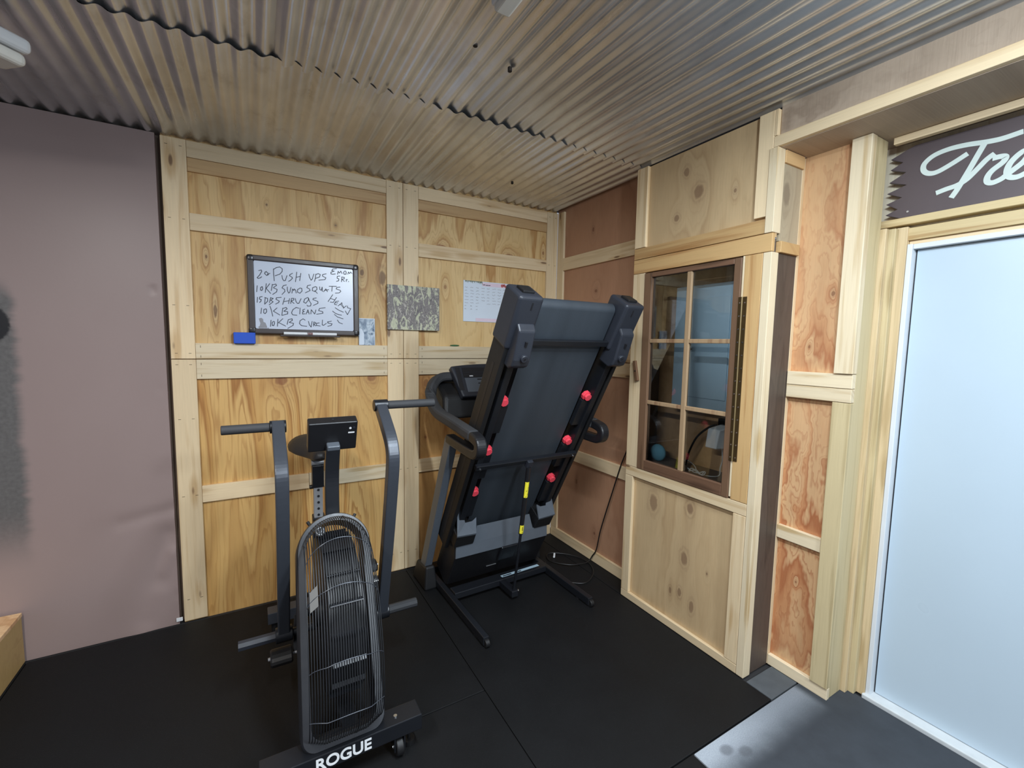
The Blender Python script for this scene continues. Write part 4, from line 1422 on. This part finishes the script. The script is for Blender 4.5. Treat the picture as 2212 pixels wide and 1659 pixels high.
# belt loop around the deck
bm = new()
prof = []
for k in range(13):
    a = -pi / 2 + pi * k / 12
    prof.append((1.792 + 0.034 * cos(a), -0.133 + 0.034 * sin(a)))
for k in range(13):
    a = pi / 2 + pi * k / 12
    prof.append((0.16 + 0.034 * cos(a), -0.133 + 0.034 * sin(a)))
prism(bm, [D(-0.236, v, w_) for v, w_ in prof], TU * 0.472)
obj('belt', bm, mat_belt, tm, smooth=True, angle=30)
for s in (-1, 1):
    def ub(name, m, a, b, *r, **k):
        return dbox(name, m, min(s * a, s * b), max(s * a, s * b), *r, **k)
    ub('frame_rail', mat_dkframe, 0.292, 0.328, 0.10, 1.66, -0.150, -0.055)
    fr_ = ub('foot_rail', mat_black_matte, 0.346, 0.372, 0.22, 1.62, -0.176, -0.055, bev=0.005)
    ub('rail_groove', mat_ink, 0.3715, 0.3728, 0.30, 1.50, -0.125, -0.105, par=fr_, bev=0)
    ub('rail_cover', mat_black_matte, 0.245, 0.326, 0.22, 1.62, -0.182, -0.1765, bev=0.002)
    # end cap
    cap = ub('end_cap', mat_greyplast, 0.248, 0.378, 1.60, 1.862, -0.190, -0.050, bev=0.016, seg=4)
    ub('slot', mat_ink, 0.300, 0.308, 1.800, 1.836, -0.051, -0.0485, par=cap, bev=0.001)
    ub('cap_tab', mat_black_matte, 0.285, 0.345, 1.855, 1.874, -0.150, -0.085, par=cap, bev=0.004)
    br = dpoly('wheel_bracket', mat_greyplast, [(1.52, -0.10), (1.735, -0.10), (1.735, -0.045), (1.715, -0.018), (1.58, 0.006), (1.545, 0.004), (1.522, -0.02)], s * 0.262, s * 0.352, bev=0.008)
    ub('slot', mat_ink, 0.300, 0.310, 1.645, 1.668, -0.012, 0.0005, par=br, bev=0.0)
    c0 = D(s * 0.300, 1.590, 0.0)
    bm = new()
    cyl(bm, c0, c0 + TN * 0.016, 0.0185, 24)
    rf = obj('rubber_foot', bm, mat_greyplast, br, bevel=0.003, smooth=True)
    bm = new()
    cyl(bm, c0 + TN * 0.015, c0 + TN * 0.0168, 0.006, 12)
    obj('foot_hole', bm, mat_ink, br)
    # red cushions with their blocks
    for v in (1.290, 0.965, 0.655):
        ub('cushion_block', mat_dkframe, 0.240, 0.300, v - 0.20, v - 0.022, -0.098, -0.070)
        bm = new()
        for (z0, z1, q) in ((-0.098, -0.078, 0.029), (-0.078, -0.062, 0.022)):
            cyl(bm, D(s * 0.272, v, z0), D(s * 0.272, v, z1), q, 8)
        cu_ = obj('red_cushion', bm, mat_red, tm, bevel=0.002)
        bm = new()
        cyl(bm, D(s * 0.292, v - 0.026, -0.071), D(s * 0.292, v - 0.026, -0.067), 0.006, 10)
        obj('screw', bm, mat_chrome, cu_)
    # plastic corner tray at the lower end of the belt
    sg_ = lambda a: s * a
    bm = new()
    P0 = [(0.350, 0.395, 0.005), (0.225, 0.385, 0.005), (0.218, 0.455, -0.055), (0.245, 0.440, -0.045), (0.290, 0.438, -0.045), (0.305, 0.500, -0.095), (0.335, 0.500, -0.095)]
    prism(bm, [D(s * a, v, w_) for a, v, w_ in P0], TV * -0.012)
    obj('corner_tray', bm, mat_greyframe, tm)
    ub('corner_block', mat_black_matte, 0.222, 0.348, 0.29, 0.386, -0.14, 0.004, bev=0.004)

dbox('upper_crossbar', mat_dkframe, -0.275, 0.275, 1.615, 1.645, -0.085, -0.066)
dbox('lower_crossbar', mat_dkframe, -0.340, 0.340, 0.872, 0.900, -0.056, -0.030)
bm = new()
for s in (-1, 1):
    cyl(bm, D(s * 0.315, 0.880, -0.031), D(s * 0.315, 0.880, -0.026), 0.006, 10)
obj('crossbar_screws', bm, mat_chrome, tm)

# motor hood
hood = dpoly('motor_hood', mat_black, [(-0.06, -0.15), (-0.06, 0.010), (-0.03, 0.030), (0.215, 0.030), (0.290, -0.010), (0.290, -0.15)], -0.335, 0.335, bev=0.006)
bm = new()
pl = [(-0.332, 0.222, 0.0335), (0.332, 0.222, 0.0335), (0.330, 0.286, -0.002), (0.215, 0.290, -0.004), (0.190, 0.372, -0.055), (-0.190, 0.372, -0.055), (-0.215, 0.290, -0.004), (-0.330, 0.286, -0.002)]
prism(bm, [D(*q) for q in pl], (TV * -0.006 - TN * 0.006))
obj('hood_ledge', bm, mat_greyframe, hood, bevel=0.001)
bm = new()
box_pts = [D(-0.08, 0.05, 0.0315), D(-0.01, 0.05, 0.0315), D(-0.01, 0.056, 0.0315), D(-0.08, 0.056, 0.0315)]
prism(bm, box_pts, TN * 0.001)
obj('hood_mark', bm, mat_steel, hood)
dbox('hood_bracket', mat_dkframe, -0.02, 0.10, 0.10, 0.225, 0.028, 0.045, bev=0.006)

# base: feet, crossbar, label
def brt(name, m, pts, w_, h_, upv=(0, 0, 1), bev=0.004):
    bm = new()
    rtube(bm, pts, w_, h_, upv)
    return obj(name, bm, m, tm, bevel=bev)
for s in (-1, 1):
    brt('base_foot', mat_dkframe, [B(s * 0.352, -0.10, 0.030), B(s * 0.352, -0.965, 0.030)], 0.034, 0.046)
    bm = new()
    e = B(s * 0.352, -0.968, 0.022)
    cyl(bm, e - TU * 0.012, e + TU * 0.012, 0.021, 18)
    obj('foot_roller', bm, mat_black_matte, tm, smooth=True, bevel=0.003)
    bm = new()
    for zz, yy in ((0.0, -0.14), (0.0, -0.86)):
        p0 = B(s * 0.352, yy, 0.0)
        cyl(bm, p0, p0 + Vector((0, 0, 0.009)), 0.018, 14)
    obj('foot_pad', bm, mat_black_matte, tm)
    brt('upright', mat_greyframe, [B(s * 0.400, -0.205, 0.06), B(s * 0.400, -0.620, 1.010)], 0.046, 0.080, (0, -1, 0.4))
    bm = new()
    hexa(bm, [B(s * 0.445, -0.10, 0.0), B(s * 0.355, -0.10, 0.0), B(s * 0.355, -0.33, 0.0), B(s * 0.445, -0.33, 0.0),
              B(s * 0.430, -0.14, 0.125), B(s * 0.370, -0.14, 0.125), B(s * 0.370, -0.31, 0.145), B(s * 0.430, -0.31, 0.145)])
    obj('upright_boot', bm, mat_black_matte, tm, bevel=0.012, seg=3)
    # handrail loop
    hr = smooth_path([B(s * 0.20, -0.255, 1.335), B(s * 0.31, -0.250, 1.330), B(s * 0.372, -0.275, 1.290), B(s * 0.400, -0.315, 1.215), B(s * 0.402, -0.430, 1.145),
                      B(s * 0.400, -0.640, 1.118), B(s * 0.400, -0.900, 1.088)], 5)
    brt('handrail', mat_grip, hr, 0.062, 0.056, (0, 0.3, 1), 0.014)
    hr2 = smooth_path([B(s * 0.400, -0.890, 1.090), B(s * 0.400, -0.955, 1.072), B(s * 0.400, -0.970, 1.040), B(s * 0.400, -0.950, 1.010), B(s * 0.400, -0.880, 1.003), B(s * 0.400, -0.600, 1.022)], 5)
    brt('handrail_end', mat_black, hr2, 0.050, 0.056, (1, 0, 0), 0.012)
brt('base_crossbar', mat_dkframe, [B(-0.335, -0.505, 0.045), B(0.335, -0.505, 0.045)], 0.075, 0.040)
brt('front_crossbar', mat_dkframe, [B(-0.335, -0.16, 0.045), B(0.335, -0.16, 0.045)], 0.06, 0.040)
lab = new()
prism(lab, [B(0.0, -0.524, 0.0655), B(0.292, -0.518, 0.0655), B(0.292, -0.494, 0.0655), B(0.0, -0.500, 0.0655)], (0, 0, 0.0006))
lb = obj('product_label', lab, plain('pale_blue_label', C(166, 190, 204), 0.4), tm)
bm = new()
for (a0, a1) in ((0.012, 0.075), (0.125, 0.150)):
    prism(bm, [B(a0, -0.518, 0.0662), B(a1, -0.517, 0.0662), B(a1, -0.507, 0.0662), B(a0, -0.508, 0.0662)], (0, 0, 0.0004))
obj('label_print', bm, mat_greyplast, lb)
tab = new()
rtube(tab, [B(-0.008, -0.535, 0.040), B(-0.005, -0.690, 0.040)], 0.045, 0.040)
obj('shock_mount', tab, mat_dkframe, tm, bevel=0.004)
bm = new()
for u_ in (-0.024, 0.018):
    cyl(bm, B(u_, -0.675, 0.050), B(u_ + 0.006, -0.675, 0.050), 0.010, 12)
obj('mount_bolts', bm, mat_chrome, tm)

# gas shock
sa, sb_ = D(-0.012, 0.862, -0.010), B(-0.004, -0.672, 0.055)
ax = (sb_ - sa)
bm = new()
cyl(bm, sa, sa + ax * 0.52, 0.0135, 18)
shock = obj('gas_shock', bm, mat_black, tm, smooth=True)
bm = new()
cyl(bm, sa + ax * 0.50, sb_, 0.0085, 14)
obj('shock_rod', bm, mat_dkframe, shock, smooth=True)
dbox('shock_bracket', mat_greyplast, -0.022, 0.014, 0.850, 0.898, -0.040, -0.012, bev=0.004)
an = ax.normalized()
camdir = (Vector(cam.matrix_world.translation) - sa).normalized()
fn_ = TF - an * TF.dot(an)
fn_.normalize()
sd = an.cross(fn_).normalized()
def sticker(t0, t1, marks):
    bm = new()
    nn = 8
    R_ = 0.0141
    rows = []
    for t in (t0, t1):
        rows.append([sa + ax * t + (fn_ * cos(a) + sd * sin(a)) * R_ for a in [radians(-72 + 144 * k / nn) for k in range(nn + 1)]])
    va = [bm.verts.new(p) for p in rows[0]]
    vb = [bm.verts.new(p) for p in rows[1]]
    for k in range(nn):
        bm.faces.new((va[k], va[k + 1], vb[k + 1], vb[k]))
    st_ = obj('warning_sticker', bm, mat_yellow, shock)
    bm = new()
    for (ta, tb_, aa, ab) in marks:
        for k in range(3):
            pass
        q = [sa + ax * t + (fn_ * cos(radians(a)) + sd * sin(radians(a))) * (R_ + 0.0004) for t, a in ((ta, aa - 8), (ta, aa + 8), (tb_, ab + 8), (tb_, ab - 8))]
        prism(bm, q, fn_ * 0.0004)
    obj('sticker_print', bm, mat_ink, st_)
sticker(0.105, 0.225, ((0.145, 0.175, -25, 20), (0.195, 0.22, -20, 25)))
sticker(0.445, 0.510, ((0.455, 0.488, 5, 5), (0.496, 0.504, 0, 0)))

# console
kc = B(0.0, -0.350, 1.312)
ku = Vector((0, 0.55, 0.835)).normalized()
kn = TU.cross(ku).normalized()
if kn.y > 0:
    kn = -kn
def K(a, b, d):
    return kc + TU * a + ku * b + kn * d
def kbox(name, m, a0, a1, b0, b1, d0, d1, par=tm, bev=0.003, seg=2):
    bm = new()
    hexa(bm, [K(a0, b0, d0), K(a1, b0, d0), K(a1, b0, d1), K(a0, b0, d1), K(a0, b1, d0), K(a1, b1, d0), K(a1, b1, d1), K(a0, b1, d1)])
    return obj(name, bm, m, par, bevel=bev, seg=seg)
bm = new()
top = [(-0.262 + 0.524 * k / 12, 0.112 + 0.018 * (1 - (2 * k / 12 - 1) ** 2)) for k in range(13)]
prism(bm, [K(a, b, -0.045) for a, b in [(-0.225, -0.105)] + top + [(0.225, -0.105)]], kn * 0.045)
kon = obj('console', bm, mat_greyplast, tm, bevel=0.010, seg=3)
kbox('display', mat_ink, -0.190, 0.190, 0.030, 0.098, 0.0, 0.002, kon, 0)
for b in (0.062, 0.044):
    kbox('display_line', mat_greyplast, -0.185, 0.185, b, b + 0.003, 0.002, 0.003, kon, 0)
kbox('side_strip', mat_ink, -0.235, -0.205, -0.06, 0.100, 0.0, 0.002, kon, 0)
kbox('side_strip', mat_ink, 0.205, 0.235, -0.06, 0.100, 0.0, 0.002, kon, 0)
kbox('display_mark', mat_white, -0.150, -0.125, 0.033, 0.040, 0.003, 0.004, kon, 0)
kbox('key_panel', mat_greyframe, -0.185, 0.185, -0.075, 0.024, 0.0, 0.002, kon, 0)
for i in range(5):
    for b in (0.008, -0.020):
        kbox('key', mat_ink, -0.100 + i * 0.055, -0.070 + i * 0.055, b, b + 0.008, 0.002, 0.003, kon, 0)
bm = new()
hexa(bm, [B(-0.35, -0.40, 1.085), B(0.35, -0.40, 1.085), B(0.35, -0.19, 1.125), B(-0.35, -0.19, 1.125), B(-0.33, -0.36, 1.225), B(0.33, -0.36, 1.225), B(0.33, -0.20, 1.320), B(-0.33, -0.20, 1.320)])
obj('console_tray', bm, mat_black_matte, tm, bevel=0.025, seg=4)

# the treadmill's power cord, on the floor and up the wall
pc = thing('power_cord', 'thin black power cord coiled on the floor and rising along the reddish wall', 'cord', (-0.2, -0.55, 0.0))
pts = [(-0.315, -0.380, 0.006), (-0.340, -0.47, 0.006), (-0.352, -0.568, 0.006), (-0.330, -0.680, 0.006), (-0.241, -0.745, 0.006), (-0.120, -0.680, 0.006), (-0.055, -0.57, 0.006), (-0.060, -0.45, 0.006),
       (-0.130, -0.345, 0.006), (-0.230, -0.300, 0.008), (-0.280, -0.40, 0.010), (-0.20, -0.52, 0.016), (-0.08, -0.54, 0.008), (-0.030, -0.530, 0.010), (-0.014, -0.545, 0.05), (-0.010, -0.580, 0.11), (-0.010, -0.612, 0.25), (-0.010, -0.660, 0.40), (-0.010, -0.712, 0.55),
       (-0.008, -0.758, 0.69), (-0.010, -0.800, 0.80), (-0.010, -0.870, 0.95), (-0.012, -0.918, 1.05)]
bm = new()
tube(bm, smooth_path(pts, 8), 0.0042, 8)
obj('cord', bm, mat_cord, pc, smooth=True)
bm = new()
cyl(bm, (-0.222, -0.368, 0.012), (-0.196, -0.335, 0.016), 0.0075, 12)
obj('white_tag', bm, mat_white, pc, smooth=True)
